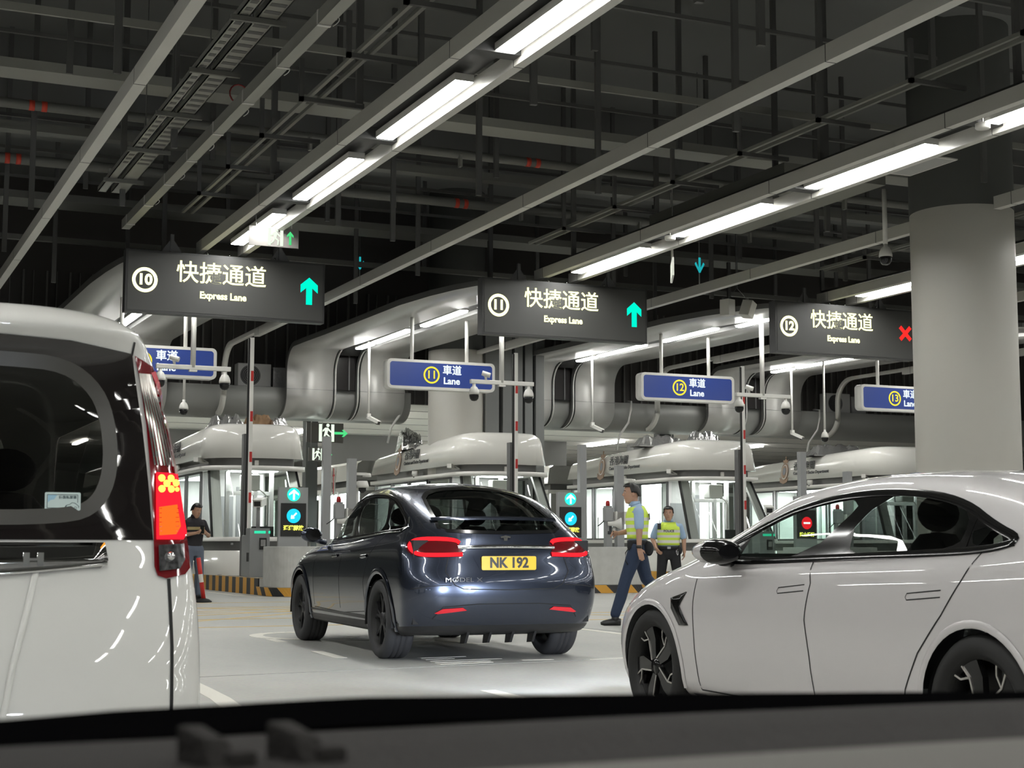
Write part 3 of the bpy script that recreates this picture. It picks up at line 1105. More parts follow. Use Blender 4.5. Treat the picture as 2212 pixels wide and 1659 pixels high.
bo = thing('customs_booth', '', 'booth')
YB = 45.0
b = MB()
P0, P1, P2, P3, P4 = plan(0, YB), plan(0.09, YB), plan(0.14, YB), plan(0.26, YB), plan(0.42, YB)
ring_wall(b, P0, lambda y: 3.25, P1, lambda y: 3.86 + drop(y), M_boothw)
ring_wall(b, P1, lambda y: 3.86 + drop(y), P2, lambda y: 4.00 + drop(y), M_boothw)
ring_wall(b, P2, lambda y: 4.00 + drop(y), P3, lambda y: 4.09 + drop(y), M_boothw)
ring_wall(b, P3, lambda y: 4.09 + drop(y), P4, lambda y: 4.13 + drop(y), M_boothw)
n = len(P4)
b.strip([(x, y, 4.13 + drop(y)) for x, y in P4[:n // 2]], [(x, y, 4.13 + drop(y)) for x, y in P4[::-1][:n // 2]], M_boothw)
ring_wall(b, P0, 3.25, plan(0.22, YB), 3.25, M_boothw, False)
b.add([(-1.30, YB, 3.25), (1.22, YB, 3.25), (0.80, YB, 3.83), (-0.88, YB, 3.83)], [(0, 1, 2, 3)], M_boothg)
b.build('roof_fascia', bo)
b = MB()
ring_wall(b, plan(0.20, YB), 3.26, plan(0.20, YB), 3.03, M_boothd, True)
b.build('recess_band', bo)
b = MB()
ring_wall(b, plan(-0.02, YB, 0.06), 3.06, plan(-0.02, YB, 0.06), 2.95, M_white)
ring_wall(b, plan(-0.02, YB, 0.06), 3.06, plan(0.25, YB), 3.06, M_white, False)
ring_wall(b, plan(-0.02, YB, 0.06), 2.95, plan(0.25, YB), 2.95, M_white, False)
b.build('white_rail', bo)
# lower wall: sill, dark band, base; the nose reaches forward under the sloping glass
FW = 1.15
b = MB()
ring_wall(b, plan(0.05, YB, FW), 1.29, plan(0.05, YB, FW), 1.19, M_white)
ring_wall(b, plan(0.05, YB, FW), 1.29, plan(0.30, YB, FW - 0.3), 1.29, M_white, False)
b.build('window_sill', bo)
b = MB()
ring_wall(b, plan(0.10, YB, FW), 1.19, plan(0.10, YB, FW), 0.96, M_boothd)
b.build('dark_band', bo)
b = MB()
ring_wall(b, plan(0.07, YB, FW), 0.96, plan(0.07, YB, FW), 0.37, M_boothw)
ring_wall(b, plan(0.07, YB, FW), 0.96, plan(0.12, YB, FW), 0.965, M_boothw)
b.build('base_wall', bo)
# glazing of the nose
A, Bm = plan(0.16, YB, 0.0), plan(0.13, YB, FW)
i0, i1 = 2, len(A) - 2
b = MB()
ring_wall(b, A[i0:i1], 2.95, Bm[i0:i1], 1.29, M_pane)
b.build('nose_window', bo)
# inclined corner pillars with a dark gasket
for (ia, sgn) in ((4, 1), (i1 - 4, -1)):
    pa, pb = Vector((*A[ia], 2.95)), Vector((*Bm[ia], 1.29))
    wv = Vector((0.17 * sgn, -0.05, 0))
    wv2 = Vector((0.0, 0.10, 0))
    b = MB()
    b.add([pa, pa + wv * 1.3, pa + wv * 1.3 + wv2, pa + wv2, pb, pb + wv * 1.3, pb + wv * 1.3 + wv2, pb + wv2], [(0, 1, 2, 3), (4, 5, 6, 7), (0, 1, 5, 4), (1, 2, 6, 5), (2, 3, 7, 6), (3, 0, 4, 7)], M_alu)
    b.build('corner_pillar', bo)
    g = Vector((-0.05 * sgn, -0.03, 0))
    b = MB()
    b.add([pa, pa + g, pa + g + wv2, pa + wv2, pb, pb + g, pb + g + wv2, pb + wv2], [(0, 1, 2, 3), (4, 5, 6, 7), (0, 1, 5, 4), (1, 2, 6, 5), (2, 3, 7, 6), (3, 0, 4, 7)], M_black)
    b.build('gasket', bo)
# side windows
for (ya, yb) in ((38.7, 40.35), (40.45, 41.9), (42.0, 43.3), (43.4, 44.9)):
    for sx, xx in ((-1, -1.18), (1, 1.10)):
        b = MB()
        for (q0, q1, r0, r1) in ((ya, ya + 0.05, 1.29, 2.95), (yb - 0.05, yb, 1.29, 2.95), (ya, yb, 1.29, 1.34), (ya, yb, 2.9, 2.95)):
            b.box(xx - 0.03, xx + 0.03, q0, q1, r0, r1, M_steeld)
        f = b.build('side_window', bo)
        MB().box(xx - 0.004, xx + 0.004, ya + 0.05, yb - 0.05, 1.34, 2.9, M_pane).build('pane', f)
# interior
M_in = mat('interior_white', (0.72, 0.72, 0.70), 0.5)
M_in2 = mat('interior_grey', (0.34, 0.35, 0.35), 0.5)
b = MB().box(-1.1, 1.0, 36.9, 44.9, 0.36, 0.39, M_grey)
b.build('floor_slab', bo)
b = MB().box(-0.95, 0.95, 37.6, 44.9, 2.955, 2.985, M_in)
b.build('inner_ceiling', bo)
MB().box(-0.6, 0.6, 37.9, 38.5, 2.945, 2.956, M_lamp2).box(-0.6, 0.5, 39.8, 44.2, 2.945, 2.956, M_lamp2).build('inner_lamp', bo)
b = MB().box(-1.0, 0.25, 39.3, 39.38, 0.4, 2.95, M_in)
b.box(-0.75, -0.2, 39.28, 39.30, 1.3, 2.35, M_in2).box(-0.12, 0.22, 39.27, 39.31, 0.4, 2.6, M_in2)
b.box(0.55, 1.0, 41.3, 41.38, 0.4, 2.95, M_in).box(0.62, 0.66, 39.4, 44.9, 0.4, 2.95, M_in).box(0.60, 0.62, 40.0, 41.1, 1.3, 2.3, M_in2).box(0.60, 0.62, 42.4, 43.4, 1.0, 2.5, M_in2)
b.box(-1.12, 1.05, 44.85, 44.95, 0.4, 2.95, M_in).box(-0.35, 0.62, 41.9, 41.96, 0.4, 2.95, M_in).box(-1.05, -0.35, 43.3, 43.36, 0.4, 2.0, M_in)
b.build('inner_partition', bo)
b = MB()
for x in (-0.62, 0.1, 0.52):
    b.box(x - 0.05, x + 0.05, 38.2, 38.3, 0.4, 2.95, M_in)
b.box(-0.62, 0.52, 38.2, 38.28, 2.35, 2.45, M_in)
b.build('inner_frame', bo)
MB().box(-0.35, 0.10, 37.75, 38.1, 2.45, 2.85, M_white).build('air_conditioner', bo, 0.03)
MB().tube([(0.1, 37.9, 2.5), (0.2, 37.85, 2.42), (0.3, 37.85, 2.3), (0.3, 37.85, 1.6)], 0.02, M_white, 8).build('white_hose', bo)
MB().box(-0.9, 0.9, 36.6, 37.4, 1.1, 1.15, M_in2).box(-0.3, 0.25, 37.0, 37.05, 1.2, 1.55, M_black).build('desk', bo)
# side writing and crest
tilt = frame_mx((-1.255, 41.6, 3.60), (0, -1, 0), (0.15, 0, 1))
M_ink = mat('lettering_black', (0.015, 0.015, 0.015), 0.4)
M_brz = mat('crest_bronze', (0.33, 0.20, 0.12), 0.45)
M_brz2 = mat('crest_grey', (0.22, 0.23, 0.25), 0.45)
b = MB().text('香港海關', 0.30, M_ink, tilt @ Matrix.Translation((0.05, 0.09, 0.01)), 0.006, 0.002)
b.build('chinese_lettering', bo)
b = MB().text('Customs and Excise Department', 0.145, M_ink, tilt @ Matrix.Translation((-0.52, -0.13, 0.012)), 0.005, 0.003, 'LEFT')
b.build('english_lettering', bo)
cm = tilt @ Matrix.Translation((-1.02, 0.0, 0.01))
b = MB()


def ell(b_, rx, ry, z0, z1, material, mx, cy=0.0, seg=28, ri=0.0):
    o_ = [(rx * math.cos(2 * PI * k / seg), cy + ry * math.sin(2 * PI * k / seg)) for k in range(seg)]
    b_.prism(o_, z0, z1, material, 'z', mx)


ell(b, 0.20, 0.30, 0, 0.012, M_brz, cm, -0.06)
ell(b, 0.155, 0.245, 0.012, 0.016, M_boothw, cm, -0.06)
ell(b, 0.135, 0.215, 0.016, 0.02, M_brz, cm, -0.06)
ell(b, 0.085, 0.13, 0.02, 0.024, M_brz2, cm, -0.04)
b.prism([(-0.12, 0.24), (0.12, 0.24), (0.15, 0.36), (0.07, 0.32), (0.0, 0.40), (-0.07, 0.32), (-0.15, 0.36)], 0, 0.012, M_brz, 'z', cm)
b.box(-0.015, 0.015, 0.38, 0.46, 0, 0.012, M_brz, cm).box(-0.045, 0.045, 0.42, 0.44, 0, 0.012, M_brz, cm)
b.prism([(-0.24, -0.24), (-0.10, -0.34), (0.10, -0.34), (0.24, -0.24), (0.20, -0.40), (0.0, -0.46), (-0.20, -0.40)], 0.0, 0.014, M_brz, 'z', cm)
b.build('crest', bo)
# bullet camera on the fascia corner, dome cameras below
mx = Matrix.Translation((-1.33, 38.35, 3.22)) @ Matrix.Rotation(R(-35), 4, 'Z')
b = MB().tube([(-0.05, -0.15, 0.0), (0.02, 0.18, 0.03)], 0.055, M_white, 12)
b = MB().box(-0.06, 0.06, -0.2, 0.18, -0.05, 0.06, M_white, mx).box(-0.02, 0.3, 0.1, 0.13, -0.08, -0.05, M_white, mx)
b.tube([mx @ Vector((0.0, 0.1, 0.05)), mx @ Vector((0.28, 0.15, -0.1))], 0.014, M_white, 6)
b.build('bullet_camera', bo)
b = MB()
for y in (41.2,):
    b.lathe([(0, 0.0), (0.09, 0.0), (0.10, -0.08), (0.06, -0.16), (0, -0.17)], M_white, 16, Matrix.Translation((-1.28, y, 3.22)))
b.lathe([(0, -0.13), (0.068, -0.13), (0.05, -0.19), (0, -0.2)], M_lens, 16, Matrix.Translation((-1.28, 41.2, 3.22)))
b.build('dome_camera', bo)
b = MB().box(-0.12, -0.02, 37.5, 37.56, 3.08, 3.2, M_white)
b.build('small_sensor', bo)

# rear unit
ru = thing('rear_booth', '', 'booth')
b = MB()
for (z0, z1, i0_, i1_) in ((3.18, 3.70, 0, 0.07), (3.70, 3.80, 0.07, 0.22)):
    b.add([(-1.3 + i0_, 46.5, z0), (1.22 - i0_, 46.5, z0), (1.22 - i0_, 57, z0), (-1.3 + i0_, 57, z0), (-1.3 + i1_, 46.5, z1), (1.22 - i1_, 46.5, z1), (1.22 - i1_, 57, z1), (-1.3 + i1_, 57, z1)], [(0, 3, 7, 4), (1, 2, 6, 5), (2, 3, 7, 6)], M_boothw)
    b.add([(-1.3 + i0_, 46.5, z0), (1.22 - i0_, 46.5, z0), (-1.3 + i1_, 46.5, z1), (1.22 - i1_, 46.5, z1)], [(0, 1, 3, 2)], M_boothg)
b.add([(-1.08, 46.5, 3.8), (1.0, 46.5, 3.8), (1.0, 57, 3.8), (-1.08, 57, 3.8)], [(0, 1, 2, 3)], M_boothw)
b.add([(-1.3, 46.5, 3.18), (1.22, 46.5, 3.18), (1.22, 57, 3.18), (-1.3, 57, 3.18)], [(0, 1, 2, 3)], M_boothg)
b.build('roof_fascia', ru)
MB().box(-1.1, 1.05, 46.7, 56.8, 2.98, 3.18, M_boothd).build('recess_band', ru)
MB().box(-1.28, 1.2, 46.5, 57, 2.86, 2.98, M_white).build('white_rail', ru)
MB().box(-1.2, 1.1, 46.6, 56.9, 0.37, 1.25, M_boothg).build('base_wall', ru)
for k in range(5):
    ya = 46.75 + 2.0 * k
    b = MB()
    for (q0, q1, r0, r1) in ((ya, ya + 0.07, 1.25, 2.86), (ya + 1.85, ya + 1.92, 1.25, 2.86), (ya, ya + 1.92, 1.25, 1.32), (ya, ya + 1.92, 2.8, 2.86)):
        b.box(-1.18, -1.1, q0, q1, r0, r1, M_in)
    f = b.build('side_window', ru)
    MB().box(-1.145, -1.135, ya + 0.07, ya + 1.85, 1.32, 2.8, M_pane).build('pane', f)
MB().box(-0.9, 0.9, 46.9, 56.5, 2.84, 2.86, M_lamp2).build('inner_lamp', ru)
MB().box(0.9, 1.0, 46.6, 56.8, 1.25, 2.86, M_in).box(-1.1, 1.0, 46.6, 46.68, 1.25, 2.86, M_boothg).build('inner_wall', ru)
b = MB()
for q in (48.6, 48.95):
    b.box(-1.325, -1.29, q, q + 0.16, 2.75, 3.7, M_white2).box(-1.335, -1.325, q + 0.05, q + 0.11, 2.8, 3.65, M_red)
b.box(-1.337, -1.325, 48.58, 48.78, 3.38, 3.44, M_red)
b.build('red_mark', ru)

# ---- island
isl = thing('traffic_island', '', 'traffic island')
MB().box(-1.10, 1.10, 33.2, 58.0, 0.0, 0.36, M_conc).build('slab', isl)
b = MB()
y = 33.2
k = 0
while y < 57.6:
    for s in (-1, 1):
        b.box(s * 1.10, s * 1.13, y, y + 0.33, 0, 0.37, M_yel if k % 2 else M_blk)
    y += 0.33
    k += 1
b.box(-1.13, -1.02, 33.2, 58, 0.36, 0.372, mat('kerb_top', (0.45, 0.36, 0.25), 0.6)).box(1.02, 1.13, 33.2, 58, 0.36, 0.372, MATS['kerb_top'])
b.build('striped_kerb', isl)
nose = []
for k in range(13):
    a = R(180 + 90 * k / 12)
    nose.append((-0.45 + 0.70 * math.cos(a) - 0.0, 32.35 + 0.72 * math.sin(a)))
nose = [(-1.15, 33.25)] + nose + [(0.45, 31.63)] + [(0.45 + 0.70 * math.cos(R(270 + 90 * k / 12)), 32.35 + 0.72 * math.sin(R(270 + 90 * k / 12))) for k in range(13)] + [(1.15, 33.25)]
b = MB().prism(nose, 0.0, 0.185, M_conc, 'z')
b.build('nose_slab', isl)
# slanted stripes: resample the nose outline
L = [0]
for i in range(1, len(nose)):
    L.append(L[-1] + (Vector(nose[i]) - Vector(nose[i - 1])).length)


def at_len(s):
    s = max(0, min(L[-1] - 1e-6, s))
    for i in range(1, len(L)):
        if L[i] >= s:
            f = (s - L[i - 1]) / (L[i] - L[i - 1] + 1e-9)
            p = Vector(nose[i - 1]).lerp(Vector(nose[i]), f)
            t_ = (Vector(nose[i]) - Vector(nose[i - 1])).normalized()
            return p + Vector((t_.y, -t_.x)) * 0.012
    return Vector(nose[-1])


b = MB()
s, k = -0.3, 0
while s < L[-1]:
    lo = [at_len(s + 0.15 + 0.33 * q / 4) for q in range(5)]
    hi = [at_len(s - 0.05 + 0.33 * q / 4) for q in range(5)]
    b.strip([(p.x, p.y, 0.004) for p in lo], [(p.x, p.y, 0.188) for p in hi], M_yel if k % 2 else M_blk, False)
    s += 0.33
    k += 1
b.build('nose_stripes', isl)
w = rrect(0, 32.55, 2.16, 1.5, 0.35, 8)
b = MB().prism(w, 0.185, 1.06, M_conc, 'z')
nb = thing('concrete_barrier', '', 'barrier')
b.build('block', nb, 0.015)


def post(name, w_, d_, h_, material, cap=True):
    t_ = thing(name, '', 'post')
    b_ = MB().box(-w_ / 2, w_ / 2, -d_ / 2, d_ / 2, 0, h_, material)
    if w_ < 0.18 or material is M_steeld:
        for q in (-0.3, 0.0, 0.3):
            b_.box(q * w_ - 0.008, q * w_ + 0.008, -d_ / 2 - 0.006, -d_ / 2, 0.1, h_ - 0.02, M_steel)
    b_.build('shaft', t_)
    MB().box(-w_ / 2 - 0.05, w_ / 2 + 0.05, -d_ / 2 - 0.05, d_ / 2 + 0.05, 0, 0.012, M_steel).build('base_plate', t_)
    return t_


p_dark = post('profile_post', 0.17, 0.2, 3.31, M_steeld)
p_mid = post('steel_post', 0.19, 0.16, 3.30, M_steel)
p_low = post('camera_post', 0.19, 0.16, 1.97, M_steel)
b = MB()
mx = Matrix.Translation((0.26, 0, 1.32)) @ Matrix.Scale(1.1, 4)
b.box(0.09, 0.2, -0.04, 0.04, 1.38, 1.46, M_white)
b.lathe([(0, 0.14), (0.10, 0.14), (0.13, 0.05), (0.13, 0.0), (0, 0.0)], M_white, 20, mx)
h = b.build('dome_housing', p_low)
MB().lathe([(0, 0), (0.085, 0.0), (0.075, -0.07), (0.03, -0.11), (0, -0.115)], M_lens, 20, mx).build('dome_lens', h)
b = MB().box(0.09, 0.36, -0.03, 0.03, 1.60, 1.66, M_white)
b.lathe([(0, 0.10), (0.085, 0.10), (0.10, 0.02), (0, 0.02)], M_white, 18, Matrix.Translation((0.38, 0.05, 1.55)))
b.build('camera_arm', p_low)

# barrier gate with raised boom
bar_ = thing('barrier_gate', '', 'barrier gate')
MB().box(-0.24, 0.22, -0.16, 0.2, 0, 1.10, M_steel).box(-0.245, -0.24, -0.1, 0.1, 0.35, 0.55, M_black).build('cabinet', bar_, 0.012)
b = MB().box(-0.04, 0.055, 0.90, 0.94, 0.62, 5.58, M_white2)
for k in range(9):
    z = 0.75 + 0.95 * k
    if z < 5.3:
        b.box(-0.012, 0.05, 0.893, 0.899, z - 0.20 + 0.2, z + 0.24, M_red)
b.box(-0.085, -0.04, 0.90, 0.95, 0.62, 5.55, M_black)
b.build('boom', bar_)
MB().box(-0.14, 0.12, 0.55, 0.97, 0.0, 0.95, M_steel).build('boom_drive', bar_, 0.01)
E_led = emat('gate_led_green', (0.05, 0.9, 0.5), 0.9)
g = MB().box(-0.14, 0.12, -0.172, -0.16, 0.98, 1.04, E_led).box(0.185, 0.228, -0.172, -0.1, 0.98, 1.04, E_led).build('green_light', bar_)
MB().box(-0.02, 0.14, -0.19, -0.16, 0.62, 0.88, M_black).box(0.005, 0.115, -0.194, -0.19, 0.70, 0.84, M_grey).build('card_reader', bar_)

# plate camera
pc = thing('plate_camera', '', 'camera')
MB().tube([(0, 0, 0), (0, 0, 0.48)], 0.045, M_steel, 12).build('pole', pc)
mx = Matrix.Translation((0.02, -0.02, 0.58)) @ Matrix.Rotation(R(-28), 4, 'Z') @ Matrix.Rotation(R(8), 4, 'X')
MB().box(-0.10, 0.10, -0.24, 0.26, -0.08, 0.08, M_white, mx).box(-0.115, 0.115, -0.28, 0.26, 0.08, 0.095, M_white, mx).build('camera_body', pc)
MB().box(-0.075, 0.075, -0.246, -0.24, -0.055, 0.055, M_lens, mx).build('camera_lens', pc)

# lane signal
def signal(name_, xi, label, go):
    t_ = thing('lane_signal', label, 'traffic signal', (xi - 0.43, 32.95, 1.06), 0, 'lane signals on the islands')
    MB().box(-0.33, 0.33, 0, 0.10, 0, 1.30, M_steel).build('board', t_)
    MB().box(-0.285, 0.285, -0.02, 0, 0.22, 0.95, M_black).build('led_panel', t_)
    y_ = -0.025
    mxr = lambda x, z: Matrix.Translation((x, y_, z))
    b_ = MB()
    if go:
        Eg = emat('signal_green', (0.02, 1.0, 0.52), 1.9)
        Ew = emat('signal_white', (0.8, 1.0, 0.95), 2.6)
        Ec = emat('signal_cyan', (0.02, 0.62, 0.85), 1.25)
        b_.lathe([(0, 0), (0.145, 0), (0.145, -0.015), (0, -0.015)], Eg, 28, Matrix.Translation((0.0, -0.004, 1.14)) @ Matrix.Rotation(-PI / 2, 4, 'X'))
        l = b_.build('lamp', t_)
        b_ = MB()
        arrow_up(b_, mxr(0, 1.14), Ew, 0.95)
        b_.prism([(-0.11, 0.03), (0, 0.125), (0.11, 0.03), (0.11, -0.01), (0.0, 0.07), (-0.11, -0.01)], -0.004, 0, Ew, 'y', mxr(0, 1.13))
        b_.build('lamp_arrow', l)
        b_ = MB().lathe([(0, 0), (0.158, 0), (0.158, -0.004), (0, -0.004)], Ec, 32, mxr(0, 0.67) @ Matrix.Rotation(-PI / 2, 4, 'X'))
        d_ = b_.build('direction_disc', t_)
        b_ = MB()
        m2 = mxr(0, 0.67) @ Matrix.Translation((0, -0.006, 0)) @ Matrix.Rotation(R(225), 4, 'Y')
        arrow_up(b_, m2, Ew, 0.75)
        b_.build('disc_arrow', d_)
        MB().text('通道開放', 0.115, emat('signal_yellow', (1.0, 0.95, 0.12), 1.7), face_back(0, y_, 0.40), 0.002, 0.004).build('lettering', t_)
    else:
        Er = emat('signal_red', (1.0, 0.02, 0.03), 1.6)
        b_.lathe([(0, 0), (0.158, 0), (0.158, -0.004), (0, -0.004)], Er, 32, mxr(0, 0.62) @ Matrix.Rotation(-PI / 2, 4, 'X'))
        d_ = b_.build('no_entry_disc', t_)
        MB().box(-0.10, 0.10, -0.008, -0.004, -0.022, 0.022, emat('signal_white', (0.8, 1.0, 0.95), 2.6), mxr(0, 0.62)).build('no_entry_bar', d_)
        MB().text('禁止通行', 0.115, emat('signal_yellow', (1.0, 0.95, 0.12), 1.7), face_back(0, y_, 0.32), 0.002, 0.004).build('lettering', t_)
    return t_


# horn loudspeaker and equipment post
hs = thing('horn_speaker', '', 'loudspeaker')
mx = Matrix.Rotation(R(70), 4, 'Z') @ Matrix.Rotation(R(90), 4, 'X')
MB().lathe([(0.0, -0.24), (0.05, -0.24), (0.055, -0.14), (0.07, -0.06), (0.11, 0.02), (0.14, 0.07), (0.145, 0.085), (0.135, 0.085), (0.10, 0.03), (0.055, -0.05), (0.0, -0.08)], M_white, 24, mx).build('horn', hs)
MB().box(-0.03, 0.03, 0.02, 0.16, -0.02, 0.02, M_steel).build('bracket', hs)
ep = thing('equipment_post', '', 'post')
MB().box(-0.08, 0.08, -0.07, 0.07, 0, 0.99, M_steel).build('shaft', ep)
MB().box(-0.11, 0.11, -0.10, 0.06, 0.62, 0.95, M_steel).build('junction_box', ep, 0.01)
MB().lathe([(0, 0.99), (0.05, 0.99), (0.05, 1.07), (0.035, 1.11), (0, 1.12)], mat('beacon_red', (0.5, 0.02, 0.02), 0.25), 16).build('red_beacon', ep)
MB().box(0.14, 0.44, -0.18, 0.16, 0.55, 0.86, M_boothw).build('white_box_camera', ep, 0.02)
MB().ball((0.12, -0.06, 0.40), 0.085, M_white, 18, 12).build('globe_camera', ep)
MB().tube([(0.1, 0, 0.8), (-0.2, 0.0, 0.55), (-0.28, 0.0, 0.5)], 0.012, M_black, 6).build('cable', ep)

for i, xi in enumerate(ISL_X):
    w_ = WHERE[i]
    rows = [(bo, (xi, 0, 0), 'white customs booth with rounded roof on the island %s' % w_, 'customs booths'),
            (ru, (xi, 0, 0), 'white rear booth unit further back on the island %s' % w_, 'rear booth units'),
            (isl, (xi, 0, 0), 'raised island with yellow and black kerb %s' % w_, 'traffic islands'),
            (nb, (xi, 0, 0.001), 'pale concrete nose barrier with rounded corners on the island %s' % w_, 'concrete nose barriers'),
            (p_dark, (xi - 0.90, 35.33, 0.372), 'tall dark grooved metal post on the island %s' % w_, 'dark grooved posts'),
            (p_mid, (xi + 1.0, 35.15, 0.372), 'tall plain steel post at the right edge of the island %s' % w_, 'plain steel posts'),
            (p_low, (xi + 0.92, 33.0, 1.06), 'shorter steel post with dome camera on the island %s' % w_, 'camera posts'),
            (bar_, (xi - 0.86, 34.25, 0.372), 'raised red and white barrier boom with grey cabinet, island %s' % w_, 'barrier gates'),
            (pc, (xi - 0.86 if i < 2 else xi - 0.70, 34.3, 1.472), 'beige box plate camera on a short pole, island %s' % w_, 'plate cameras'),
            (hs, (xi + 0.80, 32.86, 1.62), 'white horn loudspeaker on the camera post, island %s' % w_, 'horn loudspeakers'),
            (ep, (xi + 0.66, 33.1, 1.06), 'low equipment post with red beacon, island %s' % w_, 'equipment posts')]
    for src, loc, lab, grp in rows:
        if i == 0:
            src.location = loc
            src['label'] = lab
            src['group'] = grp
        else:
            dup(src, loc, lab, group=grp)
signal('a', ISL_X[0], 'lane signal with green up arrow and cyan disc, left of the grey car', True)
signal('b', ISL_X[1], 'lane signal with green up arrow and cyan disc, right of the grey car', True)
signal('c', ISL_X[2], 'lane signal with red no entry disc, behind the white sedan', False)
signal('d', ISL_X[3], 'lane signal with red no entry disc, hidden behind the white sedan roof', False)

# clutter on the booth roofs
M_wrap = mat('plastic_wrap', (0.36, 0.36, 0.35), 0.12, 0.5, bump=(10, 1.0))
M_foil = mat('foil_bright', (0.7, 0.7, 0.7), 0.15, 0.8, bump=(14, 1.0))
M_card = mat('cardboard', (0.22, 0.13, 0.07), 0.8, noise=(6, (0.35, 0.22, 0.12), 0.7))


def lump(name, x, y, z, w_, d_, h_, material, lab, cat, seed):
    rnd = random.Random(seed)
    rows_ = []
    nx, ny = 14, 6
    for j in range(ny + 1):
        row = []
        for i_ in range(nx + 1):
            u, v = i_ / nx, j / ny
            e = min(1, 6 * min(u, 1 - u)) * min(1, 5 * min(v, 1 - v) + 0.02)
            row.append((x + w_ * (u - 0.5), y + d_ * (v - 0.5), z + h_ * e * (0.65 + 0.5 * rnd.random())))
        rows_.append(row)
    b_ = MB().grid(rows_, material, False)
    b_.strip([(p[0], p[1], z - 0.02) for p in rows_[0]], rows_[0], material, False)
    b_.strip([(p[0], p[1], z - 0.02) for p in rows_[-1]], rows_[-1], material, False)
    return tag(b_.build(name, None), lab, cat)


lump('plastic_bundle', 9.6, 39.4, 4.12, 1.0, 0.6, 0.34, M_wrap, 'crumpled clear plastic wrap on the booth roof behind the raised boom near the van', 'plastic wrap', 1)
lump('cardboard_bundle', 10.45, 39.4, 4.12, 0.9, 0.5, 0.36, M_card, 'torn brown cardboard bundle on the booth roof nearest the van', 'cardboard', 2)
lump('foil_bundle', 10.95, 39.2, 4.10, 0.5, 0.4, 0.30, M_foil, 'bright foil scrap right of the cardboard on the booth roof', 'foil', 3)
lump('plastic_bundle', 22.9, 40.0, 4.05, 1.7, 0.6, 0.32, M_wrap, 'long grey plastic wrap on the booth roof behind the officers', 'plastic wrap', 4)
lump('foil_bundle', 23.75, 38.9, 4.12, 1.1, 0.4, 0.32, M_foil, 'crinkled silver foil parcel on the booth roof behind the officers', 'foil', 5)
lump('plastic_bundle', 30.0, 41.0, 4.0, 2.2, 0.7, 0.36, M_wrap, 'grey plastic wrap along the booth roof left of the near column', 'plastic wrap', 6)
lump('foil_bundle', 16.4, 44.0, 3.85, 0.8, 0.7, 0.75, M_foil, 'tall foil bundle left of the gantry column', 'foil', 7)
lump('plastic_bundle', 15.9, 42.2, 3.9, 0.6, 1.4, 0.16, M_wrap, 'flat plastic sheet at the left end of the booth roof by the column', 'plastic wrap', 8)
# ================================================================ vehicle body tools
def spline(pts):
    """smooth monotone-ish interpolation through (t, value) pairs."""
    pts = sorted(pts)
    if len(pts) == 1:
        return lambda t: pts[0][1]
    n = len(pts)
    d = [(pts[i + 1][1] - pts[i][1]) / (pts[i + 1][0] - pts[i][0]) for i in range(n - 1)]
    m = [d[0]] + [0.0 if d[i - 1] * d[i] <= 0 else (d[i - 1] + d[i]) / 2 for i in range(1, n - 1)] + [d[-1]]

    def f(t):
        if t <= pts[0][0]:
            return pts[0][1]
        if t >= pts[-1][0]:
            return pts[-1][1]
        for i in range(n - 1):
            if t <= pts[i + 1][0]:
                h = pts[i + 1][0] - pts[i][0]
                s = (t - pts[i][0]) / h
                return ((1 + 2 * s) * (1 - s) ** 2 * pts[i][1] + s * (1 - s) ** 2 * h * m[i] + s * s * (3 - 2 * s) * pts[i + 1][1] + s * s * (s - 1) * h * m[i + 1])
    return f


def chaikin(poly, it=2, closed=True):
    for _ in range(it):
        out = []
        n = len(poly)
        for i in range(n if closed else n - 1):
            a, b_ = Vector(poly[i]), Vector(poly[(i + 1) % n])
            if i == 0 and not closed:
                out.append(tuple(a))
            out.append(tuple(a.lerp(b_, .25)))
            out.append(tuple(a.lerp(b_, .75)))
        if not closed:
            out.append(tuple(poly[-1]))
        poly = out
    return poly


def loop(L, nr, ns):
    """half plan curve of one level from rear centre to front centre (x >= 0)."""
    yR, yF, w = L['yR'], L['yF'], L['w']
    dR, dF = L.get('dR', 0.35), L.get('dF', 0.6)
    eR, eF = L.get('nR', 3.0), L.get('nF', 2.4)
    z = L['z'] if callable(L['z']) else (spline(L['z']) if isinstance(L['z'], list) else (lambda t, c=L['z']: c))
    xr = []
    for k in range(nr + 1):
        a = PI / 2 * k / nr
        xr.append((w * max(0.0, math.sin(a)) ** (2 / eR), yR + dR * (1 - max(0.0, math.cos(a)) ** (2 / eR))))
    for k in range(1, ns):
        y = yR + dR + (yF - dF - yR - dR) * k / ns
        xr.append((w, y))
    for k in range(nr + 1):
        a = PI / 2 * (1 - k / nr)
        xr.append((w * max(0.0, math.sin(a)) ** (2 / eF), yF - dF * (1 - max(0.0, math.cos(a)) ** (2 / eF))))
    tap = L.get('tap')
    tf = spline(tap) if tap else (lambda t: 1.0)
    return [Vector((x * tf(y), y, z(y))) for x, y in xr]


